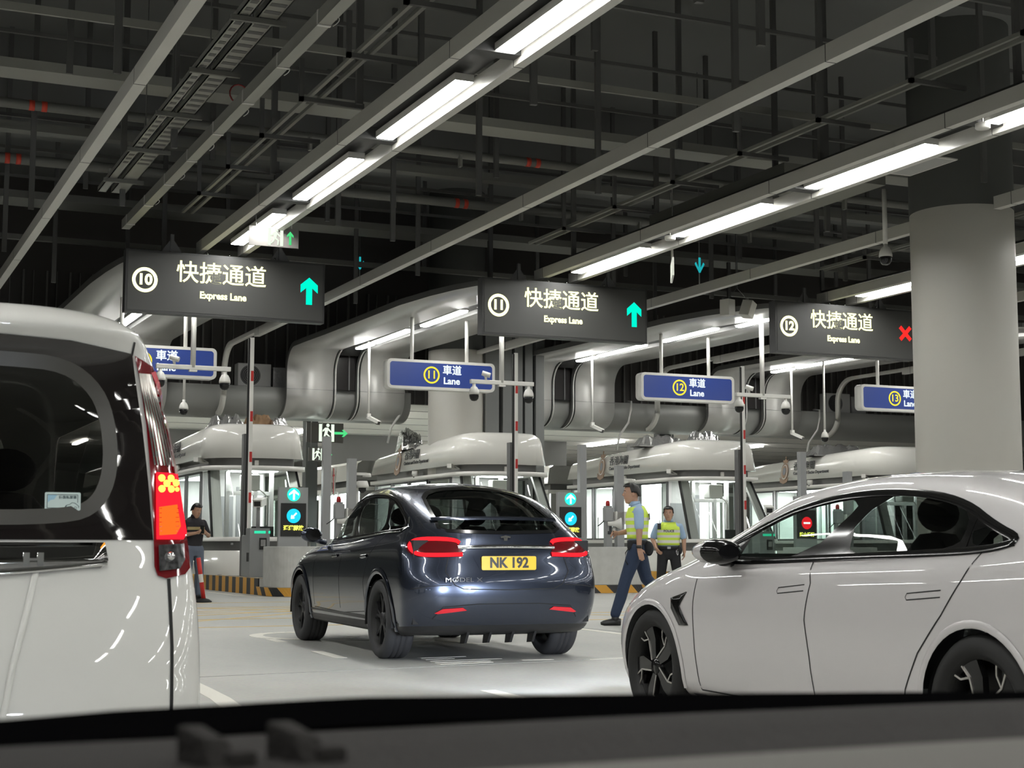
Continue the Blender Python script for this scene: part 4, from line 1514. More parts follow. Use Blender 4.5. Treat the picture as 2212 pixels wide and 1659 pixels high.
def car_surface(levels, nr=16, ns=40, sub=5):
    loops = [loop(L, nr, ns) for L in levels]
    n = len(loops[0])
    rows = []
    hard = [L.get('hard', False) for L in levels]
    for j in range(len(loops) - 1):
        for s in range(sub):
            t = s / sub
            row = []
            for i in range(n):
                p1, p2 = loops[j][i], loops[j + 1][i]
                d = p2 - p1
                m1 = d if (j == 0 or hard[j]) else None
                m2 = d if (j + 2 >= len(loops) or hard[j + 1]) else None
                if m1 is None:
                    e = p1 - loops[j - 1][i]
                    l0, l1 = max(e.length, 1e-6), max(d.length, 1e-6)
                    m1 = (e / l0 * l1 + d) / 2
                if m2 is None:
                    e = loops[j + 2][i] - p2
                    l0, l1 = max(e.length, 1e-6), max(d.length, 1e-6)
                    m2 = (e / l0 * l1 + d) / 2
                row.append((1 + 2 * t) * (1 - t) ** 2 * p1 + t * (1 - t) ** 2 * m1 + t * t * (3 - 2 * t) * p2 + t * t * (t - 1) * m2)
            rows.append(row)
    rows.append(loops[-1])
    full = []
    for r_ in rows:
        left = [Vector((-p.x, p.y, p.z)) for p in r_[1:-1]][::-1]
        full.append(list(r_) + left)
    nf = len(full[0])
    verts = [p for r_ in full for p in r_]
    faces = []
    for j in range(len(full) - 1):
        for i in range(nf):
            k = (i + 1) % nf
            faces.append((j * nf + i, j * nf + k, (j + 1) * nf + k, (j + 1) * nf + i))
    faces.append(tuple(range(nf))[::-1])
    bm = bmesh.new()
    bv = [bm.verts.new(p) for p in verts]
    for f in faces:
        try:
            bm.faces.new([bv[i] for i in f])
        except ValueError:
            pass
    bmesh.ops.remove_doubles(bm, verts=bm.verts, dist=1e-4)
    bmesh.ops.recalc_face_normals(bm, faces=bm.faces)
    bmesh.ops.triangulate(bm, faces=[f for f in bm.faces if len(f.verts) > 4])
    return bm


def inside(poly, p):
    c = False
    n = len(poly)
    j = n - 1
    for i in range(n):
        (a, b_), (d, e) = poly[i], poly[j]
        if (b_ > p[1]) != (e > p[1]) and p[0] < (d - a) * (p[1] - b_) / (e - b_) + a:
            c = not c
        j = i
    return c


def nearest(poly, p):
    best, bp = 1e9, None
    n = len(poly)
    P_ = Vector(p)
    for i in range(n):
        a, b_ = Vector(poly[i]), Vector(poly[(i + 1) % n])
        d = b_ - a
        t = max(0, min(1, (P_ - a).dot(d) / max(d.length_squared, 1e-12)))
        q = a + d * t
        l = (q - P_).length_squared
        if l < best:
            best, bp = l, q
    return bp


class Car:
    def __init__(self, root, levels, nr=16, ns=40, sub=5):
        self.root = root
        self.bm = car_surface(levels, nr, ns, sub)
        self.bvh = BVHTree.FromBMesh(self.bm)

    # ---- projection of 2D drawing coordinates onto the skin
    def hit(self, axis, p, off=0.0):
        p = [float(p[0]), float(p[1])]
        loc = None
        for _ in range(120):
            if axis == 'L':
                o, d = Vector((-4, p[0], p[1])), Vector((1, 0, 0))
            elif axis == 'R':
                o, d = Vector((4, p[0], p[1])), Vector((-1, 0, 0))
            elif axis == 'B':
                o, d = Vector((p[0], -6, p[1])), Vector((0, 1, 0))
            elif axis == 'F':
                o, d = Vector((p[0], 9, p[1])), Vector((0, -1, 0))
            else:
                o, d = Vector((p[0], p[1], 6)), Vector((0, 0, -1))
            loc, nor, _i, _d = self.bvh.ray_cast(o, d)
            if loc is not None and (axis not in 'BF' or (loc.y < 1.0) == (axis == 'B')):
                break
            if axis in 'BF':
                p[0] *= 0.992
            else:
                p[1] += 0.004 if p[1] < 0.5 else -0.004
        if nor is None:
            return Vector((0, p[0], p[1])) if axis in 'LR' else Vector((p[0], 0, p[1]))
        if nor.dot(d) > 0:
            nor = -nor
        return loc + nor * off

    def cut(self, axis, poly):
        """open the skin inside the drawn outline, edges snapped to it."""
        bm = self.bm
        ax = {'L': (1, 2), 'R': (1, 2), 'B': (0, 2), 'F': (0, 2), 'T': (0, 1)}[axis]

        def ok(c):
            if axis == 'L':
                return c.x < 0
            if axis == 'R':
                return c.x > 0
            if axis == 'B':
                return c.y < 1.2
            if axis == 'F':
                return c.y > 1.2
            return True
        ins = {v for v in bm.verts if ok(v.co) and inside(poly, (v.co[ax[0]], v.co[ax[1]]))}
        kill = []
        snap = set()
        for f in bm.faces:
            k = sum(1 for v in f.verts if v in ins)
            if k == len(f.verts):
                kill.append(f)
            elif k:
                snap.update(v for v in f.verts if v in ins)
        for v in snap:
            q = nearest(poly, (v.co[ax[0]], v.co[ax[1]]))
            w_ = self.hit(axis, q)
            flat = Vector((v.co.x, q.x, q.y)) if axis in 'LR' else Vector((q.x, v.co.y, q.y))
            if (w_ - flat).length < 0.10:
                v.co = w_
        bmesh.ops.delete(bm, geom=kill, context='FACES')

    def arch(self, y, z, r):
        poly = [(y + r * math.cos(2 * PI * k / 48), z + r * math.sin(2 * PI * k / 48)) for k in range(48)]
        for s in 'LR':
            self.cut(s, poly)

    def skin(self, name, material, keep=None):
        bm = self.bm
        if keep:
            bm = self.bm.copy()
            bmesh.ops.delete(bm, geom=[f for f in bm.faces if not keep(f.calc_center_median())], context='FACES')
        me = bpy.data.meshes.new(name)
        bm.to_mesh(me)
        if keep:
            bm.free()
        me.materials.append(material)
        for p in me.polygons:
            p.use_smooth = True
        o = bpy.data.objects.new(name, me)
        COL.objects.link(o)
        o.parent = self.root
        return o

    def patch(self, name, axis, poly, material, off=0.003, step=0.05, parent=None, thick=0.0):
        """a panel cut to a drawn outline and laid on the skin."""
        P2 = []
        n = len(poly)
        for i in range(n):
            a, b_ = Vector(poly[i]), Vector(poly[(i + 1) % n])
            k = max(1, int((b_ - a).length / step))
            for q in range(k):
                P2.append(a.lerp(b_, q / k))
        m_ = len(P2)
        xs, ys = [p.x for p in P2], [p.y for p in P2]
        x = min(xs) + step * 0.5
        extra = []
        while x < max(xs):
            y = min(ys) + step * 0.5
            while y < max(ys):
                if inside(poly, (x, y)):
                    q = nearest(poly, (x, y))
                    if (q - Vector((x, y))).length > step * 0.4:
                        extra.append(Vector((x, y)))
                y += step
            x += step
        vs, es, fs, _a, _b, _c = delaunay_2d_cdt(P2 + extra, [(i, (i + 1) % m_) for i in range(m_)], [], 1, 1e-6)
        v3 = [self.hit(axis, (p.x, p.y), off) for p in vs]
        b_ = MB().add(v3, [tuple(f) for f in fs], material, True)
        o = b_.build(name, parent or self.root, recalc=True)
        # make the normals look outwards
        me = o.data
        if len(me.polygons):
            d = {'L': Vector((-1, 0, 0)), 'R': Vector((1, 0, 0)), 'B': Vector((0, -1, 0)), 'F': Vector((0, 1, 0)), 'T': Vector((0, 0, 1))}[axis]
            s = sum(p.normal.dot(d) * p.area for p in me.polygons)
            if s < 0:
                me.flip_normals()
        if thick:
            md = o.modifiers.new('thick', 'SOLIDIFY')
            md.thickness = thick
            md.offset = -1
        return o

    def ribbon(self, name, axis, path, width, material, off=0.004, parent=None, step=0.04, closed=False, b_=None, bulge=0.0):
        pts = [Vector(p) for p in path]
        if closed:
            pts.append(pts[0])
        Q = [pts[0]]
        for i in range(len(pts) - 1):
            k = max(1, int((pts[i + 1] - pts[i]).length / step))
            for q in range(1, k + 1):
                Q.append(pts[i].lerp(pts[i + 1], q / k))
        A, B_, C_ = [], [], []
        n = len(Q)
        for i in range(n):
            t = (Q[min(i + 1, n - 1)] - Q[max(i - 1, 0)])
            if closed and i in (0, n - 1):
                t = Q[1] - Q[n - 2]
            t.normalize()
            nn = Vector((-t.y, t.x)) * width / 2
            A.append(self.hit(axis, Q[i] + nn, off))
            C_.append(self.hit(axis, Q[i], off + bulge))
            B_.append(self.hit(axis, Q[i] - nn, off))
        own = b_ is None
        b_ = b_ or MB()
        if bulge:
            b_.strip(A, C_, material)
            b_.strip(C_, B_, material)
        else:
            b_.strip(A, B_, material)
        return b_.build(name, parent or self.root) if own else b_


def car_paint(name, col, metal=0.0, rough=0.35, flake=None):
    m = mat(name, col, rough, metal, 1.0)
    m.node_tree.nodes['Principled BSDF'].inputs['Coat Roughness'].default_value = 0.02
    return m


def tyre_profile(r, rim, w):
    h = w / 2
    return [(rim, -h + 0.02), (rim + 0.012, -h + 0.004), (r - 0.05, -h), (r - 0.02, -h + 0.012), (r - 0.004, -h + 0.035), (r, -h + 0.06),
            (r, -0.055), (r - 0.01, -0.05), (r - 0.01, -0.042), (r, -0.037), (r, -0.006), (r - 0.01, -0.003), (r - 0.01, 0.003), (r, 0.006), (r, 0.037), (r - 0.01, 0.042), (r - 0.01, 0.05), (r, 0.055),
            (r, h - 0.06), (r - 0.004, h - 0.035), (r - 0.02, h - 0.012), (r - 0.05, h), (rim + 0.012, h - 0.004), (rim, h - 0.02)]


def make_wheel(root, x, y, r, rim, w, spoke_fn, side, tread=M_rubber, barrel=M_black):
    """wheel group under one part: tyre > rim, spokes, hub"""
    mx = Matrix.Translation((x, y, r)) @ Matrix.Rotation(PI / 2 * side, 4, 'Y')
    b_ = MB().lathe(tyre_profile(r, rim, w), tread, 56, mx, True)
    b_.lathe([(rim, -w / 2 + 0.02), (rim - 0.015, -w / 2 + 0.03), (rim - 0.02, w / 2 - 0.03), (rim, w / 2 - 0.02)], barrel, 56, mx)
    t = b_.build('wheel', root)
    spoke_fn(t, mx, rim, w)
    return t


def wheel_well(b_, y, r, w0, w1, sgn):
    """black inner arch liner."""
    n = 20
    A = [(sgn * w1, y + r * math.cos(PI * k / n), r * math.sin(PI * k / n) + 0.30) for k in range(n + 1)]
    B_ = [(sgn * w0, p[1], p[2]) for p in A]
    b_.strip(A, B_, M_black)
    b_.add(B_ + [(sgn * w0, y, 0.3)], [(i, i + 1, n + 1) for i in range(n)], M_black)
# ================================================================ dark grey crossover
M_greycar = car_paint('paint_midnight_grey', (0.050, 0.060, 0.088), 0.85, 0.22)
M_glass_dark = glass('tinted_pane', (0.22, 0.24, 0.23), 1.5)
M_glass_mid = glass('side_pane', (0.80, 0.85, 0.83), 1.5)
M_plast = mat('black_plastic', (0.02, 0.02, 0.021), 0.42)
M_interior = mat('cabin_black', (0.012, 0.012, 0.012), 0.8)
M_seat = mat('seat_fabric', (0.03, 0.03, 0.03), 0.7)
E_tail = emat('tail_lamp_red', (1.0, 0.02, 0.03), 1.5)
M_redlens = mat('red_lens_dark', (0.10, 0.004, 0.006), 0.12, coat=1.0)
M_reflex = mat('red_reflector', (0.55, 0.02, 0.03), 0.2, emit=(0.8, 0.02, 0.03), strength=0.12)
M_gap = mat('panel_gap', (0.005, 0.005, 0.005), 0.7)

TX = thing('car', 'dark grey electric crossover with yellow plate NK 192, seen from behind', 'car', (5.79, 13.74, 0), R(-2.8))
W = 3.10
tlev = [
    dict(z=0.23, yR=-0.50, yF=W + .70, w=0.80, dR=.30, dF=.45),
    dict(z=[(-1, .30), (0, .26), (W, .26), (W + 1, .27)], yR=-0.82, yF=W + .86, w=0.94, dR=.33, dF=.6),
    dict(z=[(-1, .50), (0, .47), (W + 1, .45)], yR=-0.945, yF=W + .93, w=0.985, dR=.32, dF=.7),
    dict(z=[(-1, .70), (W + 1, .64)], yR=-0.965, yF=W + .95, w=1.0, dR=.33, dF=.75),
    dict(z=[(-1, .88), (W, .80), (W + 1, .74)], yR=-0.93, yF=W + .92, w=0.995, dR=.36, dF=.85),
    dict(z=[(-1, 1.04), (0, 1.03), (1.5, .985), (W, .93), (W + .9, .80)], yR=-0.89, yF=W + .82, w=0.965, dR=.40, dF=.95),
    dict(z=[(-1, 1.155), (0, 1.13), (1.5, 1.06), (2.6, 1.03), (W + .2, .98), (W + .7, .86)], yR=-0.82, yF=W + .60, w=0.905, dR=.45, dF=1.0),
    dict(z=[(-.8, 1.215), (0, 1.19), (1.5, 1.12), (2.7, 1.09)], yR=-0.76, yF=2.62, w=0.87, dR=.50, dF=.55),
    dict(z=[(-.5, 1.345), (.2, 1.42), (1, 1.43), (1.9, 1.37), (2.3, 1.25)], yR=-0.46, yF=2.15, w=0.79, dR=.42, dF=.5),
    dict(z=[(-.1, 1.50), (.6, 1.60), (1.3, 1.615), (1.75, 1.55)], yR=-0.06, yF=1.72, w=0.655, dR=.35, dF=.4),
    dict(z=[(.1, 1.575), (.7, 1.655), (1.3, 1.66), (1.55, 1.62)], yR=0.12, yF=1.5, w=0.44, dR=.3, dF=.35),
    dict(z=[(.3, 1.64), (.7, 1.685), (1.3, 1.68)], yR=0.32, yF=1.3, w=0.0),
]
for L_ in tlev:
    L_['w'] *= .955
car = Car(TX, tlev, 26, 44, 7)
T_side = [(2.42, 1.105), (2.05, 1.30), (1.68, 1.475), (1.25, 1.565), (.75, 1.565), (.30, 1.51), (-.06, 1.41), (-.33, 1.29), (-.42, 1.225), (-.36, 1.195), (.1, 1.185), (.9, 1.155), (1.7, 1.125)]
T_glassF = [(2.36, 1.12), (2.03, 1.29), (1.68, 1.455), (1.36, 1.53), (1.30, 1.145), (1.7, 1.135)]
T_glassR = [(1.26, 1.545), (.75, 1.545), (.36, 1.495), (.20, 1.19), (.9, 1.165), (1.20, 1.15)]
T_glassQ = [(.29, 1.48), (-.06, 1.39), (-.31, 1.28), (-.38, 1.225), (-.33, 1.205), (.13, 1.195)]
T_rear = [(-.60, 1.19), (-.575, 1.30), (-.55, 1.42), (-.50, 1.535), (-.30, 1.60), (0, 1.615), (.30, 1.60), (.50, 1.535), (.55, 1.42), (.575, 1.30), (.60, 1.19), (.3, 1.175), (0, 1.17), (-.3, 1.175)]
T_side, T_glassR, T_glassQ, T_rear = chaikin(T_side), chaikin(T_glassR), chaikin(T_glassQ, 1), chaikin(T_rear, 1)
T_front = [(-.70, 1.12), (-.62, 1.35), (-.55, 1.55), (.55, 1.55), (.62, 1.35), (.70, 1.12)]
for s in 'LR':
    for g_, p in (('front_side_window', T_glassF), ('rear_side_window', T_glassR), ('quarter_window', T_glassQ)):
        car.patch(g_, s, p, M_glass_mid if g_ == 'front_side_window' else M_glass_dark, -0.004)
    car.ribbon('window_trim', s, T_side, 0.028, M_blackg, 0.004, closed=True, bulge=0.006)
    b = MB()
    car.ribbon('x', s, [(1.33, 1.14), (1.31, 1.54)], 0.07, M_blackg, 0.002, b_=b)
    car.ribbon('x', s, [(.25, 1.50), (.165, 1.19)], 0.05, M_blackg, 0.002, b_=b)
    b.build('window_pillar', TX)
    car.ribbon('chrome_sill_trim', s, [(2.4, 1.095), (1.7, 1.113), (.9, 1.143), (.1, 1.172), (-.36, 1.18), (-.45, 1.225), (-.34, 1.31)], 0.014, M_chrome, 0.006, bulge=0.005)
    b = MB()
    for pth in ([(1.36, 1.10), (1.42, .80), (1.40, .42)], [(2.42, 1.08), (2.50, .80), (2.46, .42)], [(.12, 1.17), (.42, .92), (.52, .70), (.46, .45)], [(2.46, .40), (1.3, .38), (.5, .42)]):
        car.ribbon('x', s, pth, 0.007, M_gap, 0.0015, b_=b)
    b.build('panel_gaps', TX)
    for ya in (1.55, .45):
        car.ribbon('door_handle', s, [(ya, .955), (ya + .20, .945)], 0.03, M_greycar, 0.006, bulge=0.012)
    car.ribbon('sill_trim', s, [(2.62, .325), (.5, .325)], 0.12, M_plast, 0.004)
    for yy in (0, W):
        R_ = 0.45
        arc = [(yy + R_ * math.cos(R(a)), 0.37 + R_ * math.sin(R(a))) for a in range(-12, 193, 12)]
        car.ribbon('arch_lip', s, arc, 0.06, M_greycar, 0.006, bulge=0.014)
car.patch('rear_window', 'B', T_rear, M_glass_dark, -0.004)
car.ribbon('rear_window_border', 'B', T_rear, 0.03, M_blackg, 0.003, closed=True)
car.ribbon('spoiler_lip', 'B', [(-.62, 1.285), (-.3, 1.292), (0, 1.295), (.3, 1.292), (.62, 1.285)], 0.03, M_greycar, 0.012, bulge=0.02)
car.patch('windscreen', 'F', T_front, M_glass_mid, -0.004)
car_B_ok = None
for s in 'LR':
    for p in (T_glassF, T_glassR, T_glassQ):
        car.cut(s, p)
car.cut('B', T_rear)
car.cut('F', T_front)
car.arch(0, 0.37, 0.425)
car.arch(W, 0.37, 0.425)
in_t = lambda c: abs(c.x) > .5 and c.z > 1.08 and inside(T_side, (c.y, c.z))
car.skin('window_surround', M_blackg, in_t)
car.skin('body', M_greycar, lambda c: c.z > 0.335 and not in_t(c))
car.skin('lower_trim', M_plast, lambda c: c.z <= 0.335)
b = MB()
for yy in (0, W):
    for sg in (-1, 1):
        wheel_well(b, yy, 0.43, 0.62, 0.955, sg)
b.build('wheel_liners', TX)
# rear face details
for sx in (-1, 1):
    out = [(sx * .945 * .42, .955), (sx * .945 * .70, .945), (sx * .945 * .90, .95), (sx * .945 * .955, 1.01), (sx * .945 * .93, 1.08), (sx * .945 * .86, 1.125), (sx * .945 * .60, 1.125), (sx * .945 * .45, 1.105), (sx * .945 * .50, 1.04)]
    out = chaikin(out, 2)
    l = car.patch('tail_light', 'B', out, M_redlens, 0.006, 0.025)
    car.ribbon('light_tube', 'B', chaikin([(sx * .945 * .46, .972), (sx * .945 * .70, .965), (sx * .945 * .87, .968), (sx * .945 * .92, 1.02), (sx * .945 * .90, 1.07), (sx * .945 * .83, 1.107), (sx * .945 * .62, 1.108), (sx * .945 * .50, 1.095), (sx * .945 * .475, 1.07)], 2, False), 0.036, E_tail, 0.010, l, bulge=0.008)
    car.patch('reflector', 'B', [(sx * .40, .475), (sx * .66, .445), (sx * .69, .452), (sx * .62, .49), (sx * .44, .50)], M_reflex, 0.006, 0.04)
car.ribbon('chrome_bar', 'B', [(-.47, 1.035), (-.2, 1.04), (0, 1.042), (.2, 1.04), (.47, 1.035)], 0.03, M_chrome, 0.010, bulge=0.014)
b = MB()
car.ribbon('x', 'B', [(-.56, .96), (-.60, .82), (-.52, .70), (-.44, .665), (0, .655), (.44, .665), (.52, .70), (.60, .82), (.56, .96)], 0.008, M_gap, 0.002, b_=b)
car.ribbon('x', 'B', [(-.94, .66), (-.75, .69), (-.55, .70)], 0.007, M_gap, 0.002, b_=b)
car.ribbon('x', 'B', [(.94, .66), (.75, .69), (.55, .70)], 0.007, M_gap, 0.002, b_=b)
car.ribbon('x', 'B', [(-.70, .40), (-.62, .505), (-.3, .53), (.3, .53), (.62, .505), (.70, .40)], 0.008, M_gap, 0.002, b_=b)
b.build('tailgate_seam', TX)
car.patch('plate_recess', 'B', [(-.34, .96), (-.28, .835), (-.25, .82), (.25, .82), (.28, .835), (.34, .96)], M_greycar, 0.002, 0.05)
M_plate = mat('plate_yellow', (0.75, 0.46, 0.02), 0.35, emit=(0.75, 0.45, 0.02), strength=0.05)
yb = car.hit('B', (0, .905)).y - 0.022
pl = MB().prism(rrect(0, .895, .53, .125, .015), yb, yb + .012, M_plate, 'y').build('number_plate', TX)
MB().text('NK 192', 0.128, M_ink, face_back(0, yb - .002, .895), 0.002, 0.0045, 'CENTER', 0.92).build('plate_characters', pl)
# T-shaped badge
yb2 = car.hit('B', (0, 1.115)).y - 0.012
b = MB().prism([(-.012, 1.075), (.012, 1.075), (.02, 1.125), (-.02, 1.125)], yb2, yb2 + .01, M_chrome, 'y')
b.prism([(-.05, 1.135), (-.045, 1.122), (0, 1.128), (.045, 1.122), (.05, 1.135), (0, 1.145)], yb2, yb2 + .01, M_chrome, 'y')
b.build('badge', TX)
p_ = car.hit('B', (-.44, .745))
MB().text('MODEL X', 0.055, M_chrome, face_back(-.44, p_.y - .010, .745), 0.003, 0.0, 'CENTER', 1.5).build('model_lettering', TX)
# diffuser fins
for x in (-.33, -.11, .11, .33):
    MB().prism([(-.80, .30), (-.62, .30), (-.58, .16), (-.70, .17)], x - .012, x + .012, M_plast, 'x').build('diffuser_fin', TX)
# mirrors
for sx in (-1, 1):
    b = MB().ball((sx * 1.03, 2.28, 1.17), 0.12, M_greycar, 18, 12, (1.0, .62, .66))
    m_ = b.build('door_mirror', TX)
    MB().lathe([(0, 0), (0.085, 0)], M_blackg, 20, Matrix.Translation((sx * 1.03, 2.205, 1.17)) @ Matrix.Scale(0.75, 4, (0, 0, 1)) @ Matrix.Rotation(PI / 2, 4, 'X')).build('mirror_glass', m_)
    MB().tube([(sx * .86, 2.32, 1.09), (sx * 1.0, 2.29, 1.12)], 0.03, M_greycar, 8).build('mirror_stalk', m_)


def spokes_tx(t, mx, rim, w):
    b_ = MB()
    z0 = w / 2 - 0.055
    for k in range(5):
        rot = mx @ Matrix.Rotation(2 * PI * k / 5, 4, 'Z')
        for q in (-1, 1):
            pr = [(0.05, 0.02 * q), (0.16, 0.035 * q), (rim - 0.01, 0.10 * q), (rim - 0.01, 0.06 * q), (0.17, 0.010 * q), (0.05, -0.005 * q)]
            b_.prism(pr, z0 - 0.03, z0, M_rim, 'z', rot)
    b_.lathe([(0.0, z0 + 0.008), (0.06, z0 + 0.006), (0.07, z0 - 0.03)], M_rim, 20, mx)
    b_.lathe([(rim - 0.022, z0 - 0.01), (rim - 0.004, z0 + 0.022), (rim + 0.006, z0 + 0.02)], M_rim, 48, mx)
    b_.lathe([(0, -0.02), (rim - 0.04, -0.02)], M_black, 32, mx)
    b_.build('rim', t)


M_rim = mat('rim_dark', (0.045, 0.045, 0.048), 0.35, 0.6)
M_tread = mat('rubber_worn', (0.045, 0.045, 0.048), 0.75)
for yy in (0, W):
    for sg in (-1, 1):
        make_wheel(TX, sg * .825, yy, 0.37, 0.268, 0.275, spokes_tx, sg, M_tread)


def cabin(root, y0, y1, w, zs, seats, zf=0.35):
    MB().box(-w, w, y0, y1, zf, zf + 0.03, M_interior).build('cabin_floor', root)
    for (x, y, hgt) in seats:
        b_ = MB()
        b_.grid([[(x + 0.23 * math.cos(a) * k_, y + 0.09 * math.sin(a) * k_ + dy, z) for a in [2 * PI * q / 16 for q in range(16)]] for (z, k_, dy) in ((zf + .1, 1.0, 0.12), (zf + .35, 1.0, 0.08), (zs, .95, 0.0), (zs + .2, .85, -.04), (zs + .30, .45, -.05), (zs + .31, 0.05, -.05))], M_seat, True, True)
        b_.box(x - .22, x + .22, y + .1, y + .55, zf + .1, zf + .28, M_seat)
        s_ = b_.build('seat', root)
        MB().ball((x, y - .06, zs + .40), 0.12, M_seat, 14, 10, (1.0, .45, .75)).build('headrest', s_)


cabin(TX, -.55, 2.5, .80, .95, [(-.40, 1.1, 0), (.40, 1.1, 0), (-.42, .15, 0), (.42, .15, 0)])
MB().box(-.78, .78, 2.05, 2.6, .9, 1.07, M_interior).box(-.86, .86, -.78, -.5, .35, 1.1, M_interior).build('cabin_trim', TX)

# ================================================================ white electric sedan
M_whitecar = car_paint('paint_pearl_white', (0.62, 0.60, 0.60), 0.0, 0.4)
EV = thing('car', 'white electric sedan seen from its left side, black mirror and five-spoke wheels', 'car', (5.348, 5.059, 0), R(-2.0))
V = 2.92
elev = [
    dict(z=0.17, yR=-.55, yF=V + .62, w=.80, dR=.3, dF=.5),
    dict(z=.235, yR=-.82, yF=V + .80, w=.90, dR=.35, dF=.6),
    dict(z=.40, yR=-.92, yF=V + .89, w=.940, dR=.35, dF=.7),
    dict(z=.58, yR=-.95, yF=V + .91, w=.95, dR=.36, dF=.8),
    dict(z=[(-.9, .80), (0, .76), (1.5, .745), (V, .70), (V + .9, .64)], yR=-.94, yF=V + .89, w=.947, dR=.38, dF=.9),
    dict(z=[(-.9, .99), (0, .95), (1.2, .905), (2.3, .865), (3.0, .815), (3.45, .745), (3.8, .675)], yR=-.91, yF=V + .83, w=.912, dR=.45, dF=1.05),
    dict(z=[(-.8, 1.07), (-.3, 1.05), (.3, 1.005), (1.2, .972), (2.0, .945), (2.62, .965), (2.95, .955)], yR=-.80, yF=2.90, w=.865, dR=.45, dF=.55),
    dict(z=[(-.5, 1.13), (.3, 1.16), (1.2, 1.165), (2.0, 1.13), (2.55, 1.09)], yR=-.55, yF=2.52, w=.785, dR=.40, dF=.55),
    dict(z=[(-.22, 1.22), (.3, 1.30), (1.1, 1.355), (1.7, 1.315), (2.1, 1.245)], yR=-.22, yF=2.08, w=.645, dR=.4, dF=.45),
    dict(z=[(0, 1.285), (.5, 1.375), (1.1, 1.405), (1.65, 1.365), (1.85, 1.32)], yR=0, yF=1.85, w=.42, dR=.35, dF=.4),
    dict(z=[(.25, 1.35), (.6, 1.40), (1.1, 1.425), (1.6, 1.39)], yR=.25, yF=1.62, w=0.0),
]
car = Car(EV, elev, 16, 46, 5)
E_dlo = [(2.32, .968), (2.18, 1.04), (1.83, 1.175), (1.56, 1.25), (1.11, 1.305), (.60, 1.285), (.28, 1.228), (.02, 1.125), (-.20, 1.065), (-.10, 1.04), (.05, 1.022), (.53, 1.003), (1.12, .985), (1.49, .973), (1.95, .958)]
E_f = [(2.02, .978), (2.11, 1.035), (1.81, 1.155), (1.55, 1.228), (1.20, 1.268), (1.02, 1.275), (1.36, .992)]
E_r = [(.90, 1.283), (.61, 1.268), (.30, 1.215), (.20, 1.17), (.185, 1.035), (.53, 1.022), (1.15, 1.003)]
E_q = [(.15, 1.155), (.03, 1.108), (-.14, 1.066), (-.06, 1.052), (.14, 1.038)]
E_dlo, E_f, E_r, E_q = chaikin(E_dlo), chaikin(E_f, 1), chaikin(E_r, 1), chaikin(E_q, 1)
E_rear = [(-.60, 1.09), (-.50, 1.25), (0, 1.31), (.50, 1.25), (.60, 1.09)]
E_front = [(-.70, 1.0), (-.55, 1.22), (-.40, 1.33), (.40, 1.33), (.55, 1.22), (.70, 1.0)]
M_glass_ev = glass('green_tint_pane', (0.80, 0.90, 0.86), 1.5)
M_glass_evr = glass('privacy_pane', (0.33, 0.35, 0.34), 1.5)
for s in 'LR':
    car.patch('front_window', s, E_f, M_glass_ev, -0.003, 0.04)
    car.patch('rear_window', s, E_r, M_glass_evr, -0.003, 0.04)
    car.patch('quarter_window', s, E_q, M_glass_evr, -0.003, 0.03)
    # black surround between outline and panes
    b = MB()
    car.ribbon('x', s, E_dlo, 0.034, M_blackg, 0.004, closed=True, bulge=0.006, b_=b)
    car.ribbon('x', s, [(.172, 1.19), (.162, 1.02)], 0.034, M_blackg, 0.002, b_=b)
    car.ribbon('x', s, [(2.27, .985), (2.06, .985)], 0.05, M_blackg, 0.002, b_=b)
    car.ribbon('x', s, [(2.2, 1.01), (2.06, .975)], 0.05, M_blackg, 0.002, b_=b)
    b.build('window_surround', EV)
    b = MB()
    for pth in ([(1.30, .968), (1.24, .86), (1.265, .68), (1.23, .50), (1.21, .27)], [(.02, 1.015), (.09, .90), (.21, .745), (.375, .575), (.48, .41), (.52, .28)], [(2.40, .86), (2.385, .60), (2.365, .25)], [(2.365, .25), (.52, .25)]):
        car.ribbon('x', s, pth, 0.008, M_gap, 0.0015, b_=b)
    b.build('panel_gaps', EV)
    for ya in (1.29, .22):
        q_ = [(ya, .852), (ya + .235, .832), (ya + .245, .815), (ya + .235, .803), (ya, .822)]
        car.ribbon('door_handle', s, q_[:], 0.005, M_gap, 0.0015)
    vent = [(2.655, .745), (2.48, .785), (2.545, .705), (2.44, .600), (2.545, .597), (2.64, .69)]
    car.patch('wing_vent', s, vent, M_blackg, 0.006, 0.03, thick=0.004)
    for yy in (0, V):
        R_ = 0.378
        arc = [(yy + R_ * math.cos(R(a)), 0.34 + R_ * math.sin(R(a))) for a in range(-14, 195, 8)]
        car.ribbon('arch_lip', s, arc, 0.035, M_whitecar, 0.003, bulge=0.010)
    car.ribbon('sill_trim', s, [(2.5, .20), (.42, .20)], 0.05, M_plast, 0.004)
car.patch('rear_screen', 'B', E_rear, M_glass_evr, -0.003)
car.patch('windscreen', 'F', E_front, M_glass_ev, -0.003)
for s in 'LR':
    car.cut(s, E_f)
    car.cut(s, E_r)
    car.cut(s, E_q)
car.cut('B', E_rear)
car.cut('F', E_front)
car.arch(0, 0.34, 0.368)
car.arch(V, 0.34, 0.368)
in_e = lambda c: abs(c.x) > .45 and c.z > .93 and inside(E_dlo, (c.y, c.z))
car.skin('window_surround_panel', M_blackg, lambda c: in_e(c) and c.x < 0)
car.skin('window_surround_panel', M_blackg, lambda c: in_e(c) and c.x > 0)
car.skin('body', M_whitecar, lambda c: c.z > 0.20 and not in_e(c))
car.skin('lower_trim', M_plast, lambda c: c.z <= 0.20)
b = MB()
for yy in (0, V):
    for sg in (-1, 1):
        wheel_well(b, yy, 0.375, 0.60, 0.915, sg)
b.build('wheel_liners', EV)
